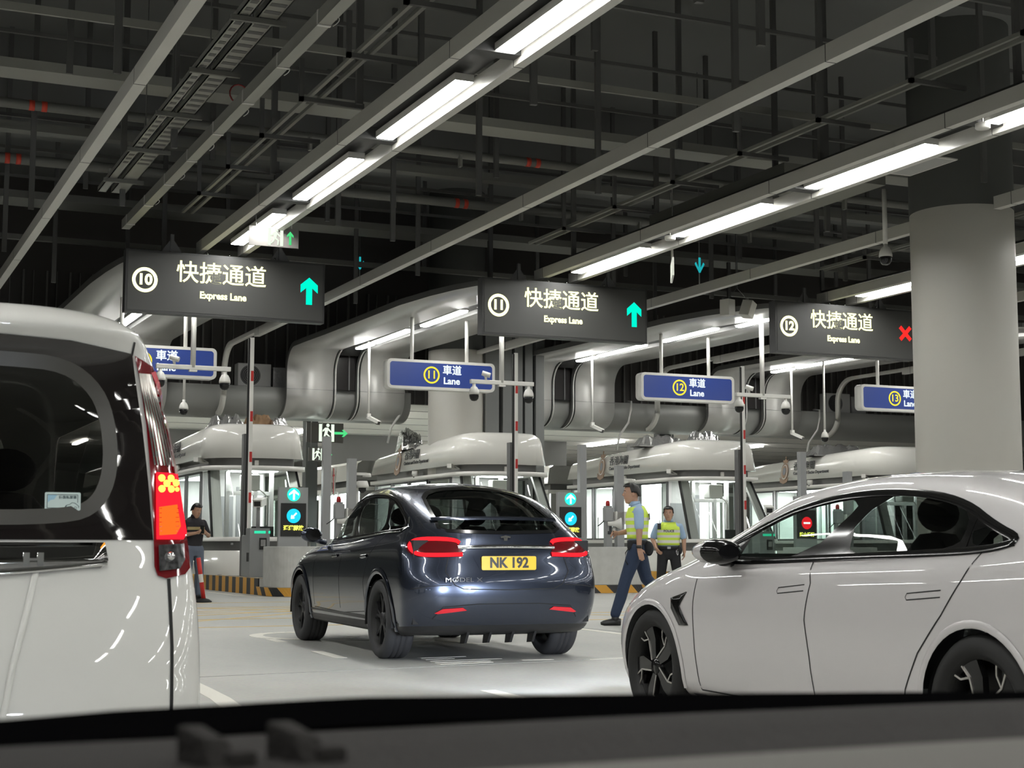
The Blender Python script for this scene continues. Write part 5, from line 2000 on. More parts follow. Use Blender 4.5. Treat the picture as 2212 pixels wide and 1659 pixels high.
for sx in (-1, 1):
    rows_ = []
    for (yy, k_) in ((1.87, .55), (1.90, .85), (1.98, 1.0), (2.06, .96), (2.12, .75), (2.15, .35), (2.155, .02)):
        rows_.append([(sx * 1.015 + 0.115 * k_ * math.cos(a), yy, 1.012 + 0.068 * k_ * math.sin(a)) for a in [2 * PI * q / 20 for q in range(20)]])
    b = MB().grid(rows_[2:], M_whitecar, True, True)
    m_ = b.build('door_mirror', EV)
    b = MB().grid(rows_[:3], M_blackg, True, True)
    b.add(rows_[0], [tuple(range(20))], M_lens)
    b.build('mirror_glass', m_)
    MB().tube([(sx * .86, 2.10, .955), (sx * .98, 2.02, .965)], 0.028, M_blackg, 8).build('mirror_stalk', m_)
    rows_ = []
M_rimcut = mat('rim_machined', (0.62, 0.60, 0.57), 0.25, 0.9)


def spokes_ev(t, mx, rim, w):
    b_, e_ = MB(), MB()
    z0 = w / 2 - 0.03
    for k in range(5):
        rot = mx @ Matrix.Rotation(2 * PI * k / 5 + 0.35, 4, 'Z')
        pr = [(0.04, -0.02), (0.15, -0.055), (rim - 0.005, -0.045), (rim - 0.012, 0.06), (0.17, 0.025), (0.05, 0.03)]
        b_.prism(pr, z0 - 0.035, z0 - 0.004, M_blackg, 'z', rot)
        b_.prism([(0.16, 0.03), (rim - 0.015, 0.065), (rim - 0.035, 0.125), (0.175, 0.075)], z0 - 0.05, z0 - 0.03, M_blackg, 'z', rot)
        for (p, q) in (((0.045, 0.026), (0.17, 0.022)), ((0.17, 0.022), (rim - 0.014, 0.058)), ((0.17, 0.022), (0.178, 0.078)), ((0.178, 0.078), (rim - 0.034, 0.125)), ((rim - 0.034, 0.125), (rim - 0.012, 0.06))):
            d = bar(p, q, 0.009)
            e_.prism(d, z0 - 0.006, z0 + 0.001, M_rimcut, 'z', rot)
    b_.lathe([(0.0, z0 + 0.004), (0.045, z0 + 0.002), (0.055, z0 - 0.03)], M_blackg, 20, mx)
    b_.lathe([(rim - 0.02, z0 - 0.02), (rim - 0.004, z0 + 0.008), (rim + 0.006, z0 + 0.006)], M_blackg, 48, mx)
    b_.lathe([(0, -0.01), (rim - 0.03, -0.01)], M_black, 32, mx)
    b_.build('rim', t)
    e_.build('machined_edges', t)


for yy in (0, V):
    for sg in (-1, 1):
        make_wheel(EV, sg * .825, yy, 0.34, 0.252, 0.235, spokes_ev, sg)
cabin(EV, -.5, 2.4, .76, .80, [(-.38, 1.0, 0), (.38, 1.0, 0), (-.40, .05, 0), (.40, .05, 0)], .25)
MB().box(-.72, .72, 2.0, 2.5, .70, .93, M_interior).box(-.80, .80, -.9, -.35, .25, 1.03, M_interior).build('cabin_trim', EV)
b = MB().tube([(.36 + .17 * math.cos(a), 1.72, .86 + .17 * math.sin(a)) for a in [2 * PI * q / 24 for q in range(25)]], 0.014, M_interior, 8)
b.build('steering_wheel', EV)
for sx in (-1, 1):
    car.patch('head_light', 'F', [(sx * .45, .62), (sx * .80, .64), (sx * .84, .69), (sx * .5, .66)], M_lens, 0.004, 0.04)

# ================================================================ white van
M_vanwhite = car_paint('paint_white', (0.64, 0.635, 0.60), 0.0, 0.4)
VN = thing('van', 'tall white van seen from behind with its right tail lamp lit', 'van', (0.35, 5.15, 0), 0)
vlev = [
    dict(z=.20, yR=.35, yF=4.3, w=.76, dR=.2, dF=.4, nR=4),
    dict(z=.27, yR=.06, yF=4.55, w=.845, dR=.25, dF=.45, nR=4),
    dict(z=.45, yR=-.03, yF=4.62, w=.866, dR=.26, dF=.5, nR=4.2),
    dict(z=.62, yR=-.015, yF=4.64, w=.870, dR=.26, dF=.5, nR=4.2),
    dict(z=.80, yR=.02, yF=4.62, w=.866, dR=.26, dF=.55, nR=4.2),
    dict(z=[(0, .96), (4.5, .92)], yR=.06, yF=4.58, w=.850, dR=.26, dF=.6, nR=4.2),
    dict(z=[(0, 1.06), (3, 1.05), (4.5, 1.0)], yR=.085, yF=4.45, w=.830, dR=.26, dF=.7, nR=4.2),
    dict(z=[(0, 1.30), (3, 1.30), (4, 1.22)], yR=.12, yF=3.95, w=.790, dR=.26, dF=.6, nR=4.2),
    dict(z=[(0, 1.50), (3, 1.52), (3.6, 1.45)], yR=.15, yF=3.5, w=.752, dR=.26, dF=.5, nR=4.2),
    dict(z=[(0, 1.69), (3, 1.70), (3.2, 1.66)], yR=.14, yF=3.15, w=.705, dR=.25, dF=.4, nR=4),
    dict(z=[(0, 1.772), (3, 1.785)], yR=.09, yF=2.95, w=.645, dR=.24, dF=.35, nR=3.6),
    dict(z=[(0, 1.822), (.5, 1.845), (3, 1.845)], yR=.16, yF=2.75, w=.52, dR=.24, dF=.35, nR=3.4),
    dict(z=[(0, 1.845), (.5, 1.868), (3, 1.865)], yR=.30, yF=2.6, w=0.0),
]
car = Car(VN, vlev, 44, 24, 10)
M_vglass = mat('van_glass_band', (0.010, 0.008, 0.008), 0.04, coat=1.0)
M_vpane = glass('van_rear_pane', (0.30, 0.28, 0.27), 1.5)
G_all = [(-.69, 1.055), (-.675, 1.25), (-.655, 1.45), (-.615, 1.695), (-.4, 1.725), (0, 1.74), (.4, 1.725), (.615, 1.695), (.655, 1.45), (.675, 1.25), (.69, 1.055)]
G_in = [(-.40, 1.13), (-.50, 1.17), (-.545, 1.28), (-.54, 1.44), (-.50, 1.56), (-.39, 1.645), (-.2, 1.655), (0, 1.655), (.2, 1.655), (.39, 1.645), (.50, 1.56), (.54, 1.44), (.545, 1.28), (.50, 1.17), (.40, 1.13), (0, 1.125)]
G_in = chaikin(G_in)
# dark band = outline with the clear pane left open
vs = [Vector(p) for p in G_all]
car.patch('rear_window_pane', 'B', G_in, M_vpane, 0.002)
b = MB()


def resample(poly, n):
    pts = [Vector(p) for p in poly]
    pts.append(pts[0])
    Ls = [0]
    for i in range(1, len(pts)):
        Ls.append(Ls[-1] + (pts[i] - pts[i - 1]).length)
    out = []
    for k in range(n):
        s_ = Ls[-1] * k / n
        for i in range(1, len(pts)):
            if Ls[i] >= s_:
                out.append(pts[i - 1].lerp(pts[i], (s_ - Ls[i - 1]) / max(1e-9, Ls[i] - Ls[i - 1])))
                break
    return out


def radial_ring(poly_in, poly_out, c, n=96):
    """match both outlines by direction from a centre."""
    def cast(poly, a):
        d = Vector((math.cos(a), math.sin(a)))
        best = None
        m_ = len(poly)
        for i in range(m_):
            p, q = Vector(poly[i]) - c, Vector(poly[(i + 1) % m_]) - c
            e = q - p
            den = d.x * e.y - d.y * e.x
            if abs(den) < 1e-9:
                continue
            t = (p.x * e.y - p.y * e.x) / den
            u = (p.x * d.y - p.y * d.x) / den
            if t > 0 and -1e-6 <= u <= 1 + 1e-6 and (best is None or t > best):
                best = t
        return c + d * best
    ang = sorted(set([2 * PI * k / n for k in range(n)] + [math.atan2(p[1] - c.y, p[0] - c.x) % (2 * PI) for p in list(poly_in) + list(poly_out)]))
    return [cast(poly_in, a) for a in ang], [cast(poly_out, a) for a in ang]


ri, ro = radial_ring(G_in, G_all, Vector((0, 1.38)))
K = 8
rows_ = [[car.hit('B', ri[i].lerp(ro[i], k / K), 0.004) for i in range(len(ri))] for k in range(K + 1)]
b.grid(rows_, M_vglass, True, True)
b.build('rear_window_band', VN)
M_frit = mat('window_frit', (0.055, 0.053, 0.047), 0.3)
car.ribbon('window_frit', 'B', G_in, 0.05, M_frit, 0.0055, closed=True)
v_front = [(-.68, 1.08), (-.6, 1.40), (-.5, 1.60), (.5, 1.60), (.6, 1.40), (.68, 1.08)]
car.patch('windscreen', 'F', v_front, M_glass_ev, -0.003)
v_side = [(3.55, 1.07), (3.2, 1.40), (2.9, 1.58), (.35, 1.58), (.32, 1.12)]
for s in 'LR':
    car.patch('side_window', s, v_side, M_glass_evr, 0.003, 0.12)
# seams, lamp, garnish: right and left alike
for sx in (-1, 1):
    lens = [(sx * .622, 1.690), (sx * .645, 1.60), (sx * .668, 1.45), (sx * .683, 1.25), (sx * .690, 1.08), (sx * .690, .965), (sx * .70, .935), (sx * .73, .925), (sx * .80, .938), (sx * .822, .96), (sx * .822, 1.08), (sx * .795, 1.28), (sx * .765, 1.45), (sx * .735, 1.58), (sx * .690, 1.66)]
    l = car.patch('tail_lamp', 'B', lens, mat('lamp_dark_red', (0.16, 0.006, 0.010), 0.08, coat=1.0), 0.008, 0.03)
    M_rib = mat('lamp_reflector', (0.30, 0.28, 0.26), 0.12, 0.9)
    b = MB()
    for k in range(7):
        f = k / 6
        car.ribbon('x', 'B', [(sx * (.640 + .040 * f), 1.63), (sx * (.674 + .058 * f), 1.46), (sx * (.695 + .070 * f), 1.31)], 0.0065, M_rib, 0.012, b_=b)
    for k in range(5):
        z = 1.35 + .065 * k
        x0 = .705 - .06 * ((z - 1.3) / .33)
        car.ribbon('x', 'B', [(sx * x0, z), (sx * (x0 + .06), z)], 0.02, mat('lamp_chamber', (0.05, 0.04, 0.038), 0.2), 0.0105, b_=b)
    b.build('reflector_ribs', l)
    car.ribbon('outer_red_lens', 'B', [(sx * .690, 1.64), (sx * .728, 1.56), (sx * .762, 1.42), (sx * .785, 1.28), (sx * .803, 1.15)], 0.02, mat('lamp_red', (0.50, 0.01, 0.03), 0.12, coat=1.0, emit=(1, .02, .05), strength=0.10), 0.013, l)
    lit = sx > 0
    E_br = emat('brake_orange', (1.0, 0.11, 0.012), 1.7) if lit else M_redlens
    E_br2 = emat('brake_red', (1.0, 0.015, 0.03), 1.5) if lit else M_redlens
    E_led2 = emat('brake_led', (1.0, 0.42, 0.05), 4.0) if lit else M_redlens
    car.patch('brake_lens', 'B', [(sx * .697, 1.285), (sx * .785, 1.285), (sx * .812, 1.08), (sx * .795, 1.055), (sx * .697, 1.055)], E_br2, 0.014, 0.03, l)
    car.patch('brake_grid', 'B', [(sx * .705, 1.165), (sx * .770, 1.175), (sx * .782, 1.10), (sx * .765, 1.072), (sx * .705, 1.068)], E_br, 0.018, 0.03, l)
    b = MB()
    for (dx, dz) in ((.715, 1.265), (.748, 1.265), (.715, 1.228), (.748, 1.228), (.771, 1.228), (.733, 1.247), (.766, 1.25)):
        q_ = car.hit('B', (sx * dx, dz), 0.018)
        b.ball(q_, 0.0125 if dz > 1.24 or dx < .76 else .008, E_led2, 10, 6)
    b.build('led_cluster', l)
    b = MB()
    for k in range(6):
        car.ribbon('x', 'B', [(sx * .705, 1.082 + .0155 * k), (sx * .775, 1.084 + .0155 * k)], 0.002, M_redlens, 0.0195, b_=b)
    b.build('lens_lines', l)
    car.patch('reverse_lens', 'B', [(sx * .703, 1.035), (sx * .795, 1.04), (sx * .795, .985), (sx * .775, .955), (sx * .703, .948)], mat('clear_lens', (0.22, 0.22, 0.23), 0.08, 0.7, 1.0, noise=(60, (0.02, 0.02, 0.02), 0.9)), 0.016, 0.025, l)
    q_ = car.hit('B', (sx * .74, .995), 0.02)
    MB().ball(q_, 0.016, M_chrome, 12, 8).build('reverse_bulb', l)
    b = MB()
    car.ribbon('x', 'B', [(sx * .742, .925), (sx * .747, .70), (sx * .742, .45), (sx * .735, .28)], 0.012, M_gap, 0.002, b_=b)
    car.ribbon('x', 'B', [(sx * .615, 1.69), (sx * .628, 1.78)], 0.008, M_gap, 0.002, b_=b)
    b.build('tailgate_seam', VN)
gar = [(-.525, 1.045), (-.535, .985), (-.51, .962), (-.3, .955), (0, .935), (.3, .955), (.51, .962), (.535, .985), (.525, 1.045)]
g = car.patch('chrome_garnish', 'B', gar, mat('dark_chrome', (0.30, 0.30, 0.30), 0.05, 1.0), 0.010, 0.04, thick=0.008)
car.ribbon('garnish_edge', 'B', [(-.53, .975), (-.3, .953), (0, .932), (.3, .953), (.53, .975)], 0.014, M_chrome, 0.014, g, bulge=0.006)
q_ = car.hit('B', (.295, .99), 0.012)
b = MB()
for x0 in (-.032, .012):
    b.box(x0, x0 + .02, -.006, 0, -.022, .022, M_chrome, Matrix.Translation((.295, q_.y, .992)))
b.box(-.02, .02, -.005, 0, -.004, .004, M_chrome, Matrix.Translation((.295, q_.y, .992)))
b.build('letter_badge', g)
car.ribbon('tailgate_crease', 'B', [(.305, .955), (.27, .80), (.235, .66), (.20, .45)], 0.02, M_vanwhite, 0.004, bulge=0.008)
# sticker on the glass
q_ = car.hit('B', (.388, 1.18))
M_stk = mat('sticker_pale', (0.52, 0.62, 0.60), 0.5)
M_stkb = mat('sticker_blue', (0.30, 0.50, 0.62), 0.5)
M_stki = mat('sticker_ink', (0.03, 0.06, 0.07), 0.5)
mx = face_back(.388, q_.y - .004, 1.182) @ Matrix.Rotation(R(-5), 4, 'X')
st = MB().prism(rrect(0, 0, .115, .06, .005), 0, .001, M_stk, 'z', mx)
st = st.build('window_sticker', VN)
b = MB()
for p in ([(-.05, -.022), (-.05, .022), (.048, .022), (.048, -.004)], [(-.05, -.022), (.005, -.022), (.012, -.012)]):
    for i in range(len(p) - 1):
        b.prism(bar(p[i], p[i + 1], .0018), .001, .0016, M_stki, 'z', mx)
b.prism([(-.048, -.005), (-.04, .004), (-.028, .006), (-.018, .021), (-.048, .021)], .001, .0013, M_stkb, 'z', mx)
car_out = [(.008, -.02), (.014, -.012), (.022, -.010), (.030, -.004), (.040, -.006), (.052, -.016), (.05, -.021)]
for i in range(len(car_out) - 1):
    b.prism(bar(car_out[i], car_out[i + 1], .0018), .001, .0016, M_stki, 'z', mx)
for cx in (.017, .041):
    annulus(b, .0042, .0028, M_stki, mx @ Matrix.Translation((cx, -.021, .001)), 14, .0006)
b.text('優良私家車', .0115, M_stki, mx @ Matrix.Translation((.016, .013, .0014)), .0003, .0002)
b.build('sticker_drawing', st)
for s_ in 'LR':
    car.cut(s_, v_side)
car.cut('B', G_in)
car.cut('F', v_front)
car.arch(.75, .33, .37)
car.arch(3.60, .33, .37)
car.skin('body', M_vanwhite)
b = MB()
for yy in (.75, 3.60):
    for sg in (-1, 1):
        wheel_well(b, yy, .375, .52, .83, sg)
b.build('wheel_liners', VN)
for yy in (.75, 3.60):
    for sg in (-1, 1):
        make_wheel(VN, sg * .745, yy, .33, .215, .205, spokes_tx, sg)
cabin(VN, .2, 4.0, .70, .95, [(-.36, 2.7, 0), (.36, 2.7, 0), (-.36, 1.6, 0), (.36, 1.6, 0)], .40)
MB().box(-.66, .66, 3.5, 4.1, .8, 1.05, M_interior).build('cabin_trim', VN)

# ================================================================ black car beyond the white sedan
BK = thing('car', 'black car parked beyond the white sedan, only its glossy roof showing', 'car', (12.35, 8.6, 0), R(-1.0))
BK.scale = (1, 1, 1.05)
blev = [dict(L_) for L_ in tlev]
car = Car(BK, blev, 10, 24, 3)
M_blackcar = car_paint('paint_black', (0.010, 0.010, 0.011), 0.2, 0.3)
for s in 'LR':
    car.patch('side_window', s, T_side, M_glass_dark, 0.003, 0.1)
    car.ribbon('window_trim', s, T_side, 0.02, M_chrome, 0.006, closed=True)
car.patch('rear_window', 'B', T_rear, M_glass_dark, 0.003, 0.1)
car.patch('windscreen', 'F', T_front, M_glass_dark, 0.003, 0.1)
car.arch(0, .37, .425)
car.arch(W, .37, .425)
car.skin('body', M_blackcar)
for yy in (0, W):
    for sg in (-1, 1):
        make_wheel(BK, sg * .855, yy, .37, .268, .26, spokes_tx, sg)
# ================================================================ people
M_skin = mat('skin', (0.42, 0.24, 0.16), 0.5)
M_hair = mat('hair_black', (0.008, 0.007, 0.007), 0.45)
M_shirt = mat('shirt_pale_blue', (0.30, 0.42, 0.58), 0.7, bump=(18, 0.35))
M_hv = mat('vest_yellow', (0.60, 0.78, 0.08), 0.6)
M_hvs = mat('vest_silver', (0.66, 0.66, 0.60), 0.45)
M_navy = mat('trousers_navy', (0.013, 0.026, 0.058), 0.75, bump=(14, 0.5))
M_blk_cloth = mat('cloth_black', (0.010, 0.010, 0.012), 0.8, bump=(14, 0.4))
M_tee = mat('tee_black', (0.014, 0.012, 0.016), 0.8, bump=(14, 0.4))
M_jean = mat('jeans_grey_blue', (0.10, 0.12, 0.16), 0.8, bump=(14, 0.4))
M_boot = mat('boot_black', (0.010, 0.010, 0.010), 0.35)
M_beige = mat('print_beige', (0.42, 0.34, 0.16), 0.7)


def loft(b_, rings, material, seg=20, cap=True):
    """rings: (centre, rx, ry[, tilt_dir]) ellipses in planes across the path."""
    rows_ = []
    n = len(rings)
    C_ = [Vector(r_[0]) for r_ in rings]
    for i, r_ in enumerate(rings):
        t = (C_[min(i + 1, n - 1)] - C_[max(i - 1, 0)])
        t = t.normalized() if t.length > 1e-6 else Vector((0, 0, 1))
        left = Vector(r_[3]) if len(r_) > 3 else Vector((0, 1, 0))
        left = (left - t * left.dot(t))
        if left.length < 0.05:
            left = Vector((1, 0, 0)) - t * t.x
        left.normalize()
        fw = left.cross(t).normalized()
        rows_.append([C_[i] + fw * (r_[1] * math.cos(2 * PI * k / seg)) + left * (r_[2] * math.sin(2 * PI * k / seg)) for k in range(seg)])
    b_.grid(rows_, material, True, True)
    if cap:
        b_.add(rows_[0], [tuple(range(seg))[::-1]], material)
        b_.add(rows_[-1], [tuple(range(seg))], material)
    return rows_


def limb(b_, pts, material, seg=14):
    """pts: (point, radius) with rounded joints."""
    for i in range(len(pts) - 1):
        (p, r0), (q, r1) = pts[i], pts[i + 1]
        p, q = Vector(p), Vector(q)
        loft(b_, [(p.lerp(q, t), r0 + (r1 - r0) * t, r0 + (r1 - r0) * t) for t in (0, .33, .66, 1)], material, seg)
    for (p, r_) in pts:
        b_.ball(p, r_ * 0.995, material, seg, 8)


def fuse(b_, name, parent, voxel, material, smooth=3):
    o = b_.build(name, parent)
    m_ = o.modifiers.new('r', 'REMESH')
    m_.mode = 'VOXEL'
    m_.voxel_size = voxel
    m_.use_smooth_shade = True
    if smooth:
        s_ = o.modifiers.new('s', 'SMOOTH')
        s_.iterations = smooth
        s_.factor = 0.5
    dg = bpy.context.evaluated_depsgraph_get()
    me = bpy.data.meshes.new_from_object(o.evaluated_get(dg))
    o.modifiers.clear()
    old = o.data
    o.data = me
    bpy.data.meshes.remove(old)
    me.name = name
    me.materials.clear()
    me.materials.append(material)
    for p in me.polygons:
        p.use_smooth = True
        p.material_index = 0
    return o


def hand(b_, wrist, dirn, palm_n, curl, side, s=1.0):
    """palm and five separate fingers; dirn = towards the fingertips, palm_n = palm facing."""
    d = Vector(dirn).normalized()
    n_ = Vector(palm_n)
    n_ = (n_ - d * n_.dot(d)).normalized()
    across = d.cross(n_).normalized() * side         # towards the thumb
    w = Vector(wrist)
    loft(b_, [(w, .022, .028, across), (w + d * .03 * s, .017, .036, across), (w + d * .085 * s, .014, .042, across)], M_skin, 12)
    for k, (off, ln) in enumerate(((.030, .078), (.010, .088), (-.010, .082), (-.029, .064))):
        p0 = w + d * .075 * s + across * off
        c = curl * (1.0 + 0.12 * k)
        pts = [(p0, .0095)]
        ang = 0.0
        for f in (.42, .32, .26):
            ang += c
            v = d * math.cos(ang) + n_ * math.sin(ang) + across * (off * 0.8)
            p0 = p0 + v.normalized() * ln * f * s
            pts.append((p0, .0085 if f > .3 else .0075))
        limb(b_, pts, M_skin, 8)
    t0 = w + d * .022 * s + across * .026
    t1 = t0 + (d * .6 + across * .75 + n_ * .25).normalized() * .038 * s
    t2 = t1 + (d * .9 + across * .25 + n_ * (.2 + curl)).normalized() * .034 * s
    limb(b_, [(t0, .013), (t1, .0105), (t2, .0085)], M_skin, 8)


def head(b_, c, fwd, s=1.0):
    """skull, jaw, nose, ears and brow around the head centre c."""
    f = Vector(fwd).normalized()
    up = Vector((0, 0, 1))
    up = (up - f * up.dot(f)).normalized()
    l = up.cross(f).normalized()
    c = Vector(c)

    def P(a, b2, h):
        return c + f * (a * s) + l * (b2 * s) + up * (h * s)
    loft(b_, [(P(-.005, 0, -.125), .028, .026, l), (P(.018, 0, -.112), .062, .050, l), (P(.010, 0, -.075), .086, .066, l), (P(.004, 0, -.03), .095, .074, l), (P(0, 0, .02), .098, .078, l), (P(-.006, 0, .06), .094, .076, l), (P(-.012, 0, .092), .074, .062, l), (P(-.014, 0, .110), .042, .036, l), (P(-.014, 0, .116), .012, .012, l)], M_skin, 22)
    limb(b_, [(P(.094, 0, .012), .008), (P(.112, 0, -.022), .0125), (P(.096, 0, -.034), .012)], M_skin, 8)     # nose
    for q in (-1, 1):
        b_.ball(P(-.012, q * .079, -.012), .021 * s, M_skin, 10, 8, (1.0, .5, 1.35))                    # ears
        limb(b_, [(P(.088, q * .012, .026), .008), (P(.080, q * .042, .027), .008)], M_skin, 8)          # brow
    limb(b_, [(P(.088, -.018, -.062), .008), (P(.090, 0, -.062), .009), (P(.088, .018, -.062), .008)], M_skin, 8)   # lips
    return P, f, l, up


def face_parts(root, P, f, l, up, s=1.0):
    b_ = MB()
    for q in (-1, 1):
        b_.ball(P(.084, q * .031, .008), .0085 * s, mat('eye_white', (0.55, 0.52, 0.48), 0.2), 10, 6)
        b_.ball(P(.0895, q * .031, .008), .0048 * s, M_hair, 8, 6)
    b_.build('eyes', root)
    b_ = MB()
    for q in (-1, 1):
        b_.tube([P(.094, q * .014, .030), P(.090, q * .030, .034), P(.080, q * .046, .030)], .0035 * s, M_hair, 6)
    b_.build('eyebrows', root)
    b_ = MB().tube([P(.093, -.02, -.062), P(.097, 0, -.061), P(.093, .02, -.062)], .0022, mat('lip_line', (0.22, 0.07, 0.06), 0.5), 6)
    b_.build('mouth_line', root)


def hair(root, P, f, l, s=1.0, fringe=.05):
    b_ = MB()
    rows_ = []
    seg = 28
    for j in range(9):
        th = (PI * 0.50) * j / 8
        row = []
        for k in range(seg):
            a = 2 * PI * k / seg
            ca, sa = math.cos(a), math.sin(a)
            drop = (.075 if ca < -.45 else (.028 if ca < .30 else -.055)) * (j / 8) ** 2
            rr = math.sin(th)
            row.append(P(-.010 + .117 * rr * ca, .097 * rr * sa, .035 + .104 * math.cos(th) - drop + .004 * math.sin(9 * a)))
        rows_.append(row)
    b_.grid(rows_, M_hair, True, True)
    inner = [P(-.004, 0, 0).lerp(p, .90) for p in rows_[-1]]
    b_.strip(rows_[-1] + rows_[-1][:1], inner + inner[:1], M_hair)
    b_.build('hair', root)


def vest(root, torso, sleeve_y, bands, name='reflective_vest'):
    """open-armhole vest: loft with alternating bands."""
    b_ = MB()
    n = len(torso)
    for i in range(n - 1):
        rr = loft(MB(), [torso[i], torso[i + 1]], M_hv, 28, False)
    rows_ = loft(MB(), torso, M_hv, 28, False)
    for i in range(n - 1):
        b_.grid([rows_[i], rows_[i + 1]], bands[i], True, True)
    o = b_.build(name, root)
    md = o.modifiers.new('thick', 'SOLIDIFY')
    md.thickness = 0.008
    md.offset = 1
    return o


def foot(b_, ankle, toe_dir, flat, material, ln=.26):
    a = Vector(ankle)
    d = Vector(toe_dir).normalized()
    side = d.cross(Vector((0, 0, 1))).normalized()
    z0 = flat
    loft(b_, [(a - d * .07 + Vector((0, 0, z0 + .045 - a.z)), .045, .036, side), (a + Vector((0, 0, z0 + .050 - a.z)), .05, .042, side), (a + d * .08 + Vector((0, 0, z0 + .042 - a.z)), .042, .048, side), (a + d * .15 + Vector((0, 0, z0 + .033 - a.z)), .033, .046, side), (a + d * .19 + Vector((0, 0, z0 + .026 - a.z)), .018, .030, side)], material, 14)
    limb(b_, [(a, .05), (a + Vector((0, 0, -.02)), .05)], material, 12)


def officer(label, loc, rotz, j, s=1.0, watch=True, group='police officers'):
    root = thing('person', label, 'person', loc, rotz, group)
    root.scale = (s, s, s)
    b_ = MB()
    tw = j['torso']
    loft(b_, tw, M_skin, 22)
    P, f, l, up = head(b_, j['head'], j['look'])
    limb(b_, [(j['neck'], .058), (Vector(j['head']) + Vector((-.015, 0, -.06)), .056)], M_skin)
    for q in 'lr':
        limb(b_, [(j['sh_' + q], .058), (j['el_' + q], .044), (j['wr_' + q], .029)], M_skin)
        hand(b_, *j['hand_' + q])
        limb(b_, [(j['hip_' + q], .085), (j['kn_' + q], .058), (j['an_' + q], .042)], M_skin)
    fuse(b_, 'body', root, .0075, M_skin, 2)
    face_parts(root, P, f, l, up)
    hair(root, P, f, l)
    # shirt with short sleeves and collar
    b_ = MB()
    loft(b_, [(c, rx + .012, ry + .012) for c, rx, ry in [t[:3] for t in tw]], j['shirt'], 22)
    for q in 'lr':
        sh, el = Vector(j['sh_' + q]), Vector(j['el_' + q])
        limb(b_, [(sh + Vector((0, 0, -.01)), .068), (sh.lerp(el, .5), .064), (sh.lerp(el, .80), .062)], j['shirt'])
    fuse(b_, 'shirt', root, .011, j['shirt'], 3)
    b_ = MB()
    nk = Vector(j['neck'])
    loft(b_, [(nk + Vector((0, 0, -.02)), .082, .082), (nk + Vector((.004, 0, .035)), .070, .068)], j['shirt'], 20, False)
    o = b_.build('collar', root)
    o.modifiers.new('thick', 'SOLIDIFY').thickness = 0.008
    # trousers
    b_ = MB()
    loft(b_, j['pelvis'], j['trousers'], 22)
    for q in 'lr':
        limb(b_, [(j['hip_' + q], .108), (j['kn_' + q], .080), (Vector(j['kn_' + q]).lerp(Vector(j['an_' + q]), .5), .076), (Vector(j['an_' + q]) + Vector((0, 0, .05)), .066)], j['trousers'])
    fuse(b_, 'trousers', root, .012, j['trousers'], 3)
    b_ = MB()
    for q in 'lr':
        foot(b_, j['an_' + q], j['toe_' + q], j['flat_' + q], M_boot)
    b_.build('boots', root)
    if watch:
        w_, e_ = Vector(j['wr_l']), Vector(j['el_l'])
        p_ = w_.lerp(e_, .10)
        d_ = (e_ - w_).normalized()
        loft(bb := MB(), [(p_ - d_ * .02, .036, .036), (p_ + d_ * .02, .037, .037)], M_boot, 16)
        bb.build('wristwatch', root)
    return root


# ---- the officer walking to the left
tor = [((.0, 0, 1.04), .105, .155), ((.0, 0, 1.14), .108, .158), ((.0, 0, 1.26), .120, .172), ((.0, 0, 1.38), .128, .185), ((.005, 0, 1.46), .112, .188), ((.012, 0, 1.515), .085, .130), ((.025, 0, 1.555), .06, .065)]
jA = dict(torso=tor, shirt=M_shirt, trousers=M_navy, head=(.075, 0, 1.705), look=(1, .12, .0), neck=(.03, 0, 1.565),
          sh_l=(-.005, .20, 1.465), el_l=(-.005, .255, 1.22), wr_l=(.0, .265, .985), hand_l=((.0, .265, .985), (-.28, .03, -1), (.2, -1, 0), .10, 1),
          sh_r=(.01, -.20, 1.465), el_r=(.06, -.25, 1.22), wr_r=(.24, -.14, 1.185), hand_r=((.24, -.14, 1.185), (1, .25, .05), (0, .8, -.4), .62, -1),
          hip_l=(.02, .095, .98), kn_l=(.16, .105, .60), an_l=(.30, .10, .10), toe_l=(1, .05, 0), flat_l=0.0,
          hip_r=(-.02, -.095, .98), kn_r=(-.12, -.10, .60), an_r=(-.44, -.10, .24), toe_r=(.82, 0, -.35), flat_r=.14,
          pelvis=[((.0, 0, .86), .10, .14), ((.0, 0, .95), .13, .172), ((0, 0, 1.04), .122, .170), ((0, 0, 1.085), .118, .166)])
OA = officer('police officer in yellow reflective vest walking left, seen from the side', (10.14, 18.35, 0), R(155.7), jA, 1.04)
vt = [((-.002, 0, 1.115), .130, .182), ((-.002, 0, 1.165), .130, .182), ((-.002, 0, 1.205), .132, .185), ((0, 0, 1.255), .138, .190), ((0, 0, 1.295), .142, .195), ((0, 0, 1.345), .146, .199), ((0, 0, 1.385), .147, .202), ((.002, 0, 1.43), .140, .200), ((.006, 0, 1.475), .120, .165), ((.012, 0, 1.525), .098, .112)]
bands = [M_hv, M_hvs, M_hv, M_hvs, M_hv, M_hvs, M_hv, M_hv, M_hv]
vest(OA, vt, 0, bands)
MB().text('警察', .085, M_blk_cloth, frame_mx((-.152, .06, 1.395), (0, -1, 0), (.06, 0, 1)), .002, .002).build('vest_lettering', OA)
b = MB()
loft(b, [((0, 0, 1.035), .135, .182), ((0, 0, 1.095), .133, .180)], M_blk_cloth, 28)
b.build('belt', OA)
for (x, y, z, w_, h_, nm) in ((-.13, .10, 1.0, .06, .085, 'pouch'), (-.155, -.05, .985, .06, .095, 'pouch'), (.10, .135, 1.02, .045, .07, 'pouch'), (-.03, .19, 1.005, .03, .07, 'holster')):
    MB().ball((x, y, z), 1.0, M_blk_cloth, 14, 10, (w_, w_ * .8, h_)).build(nm, OA)
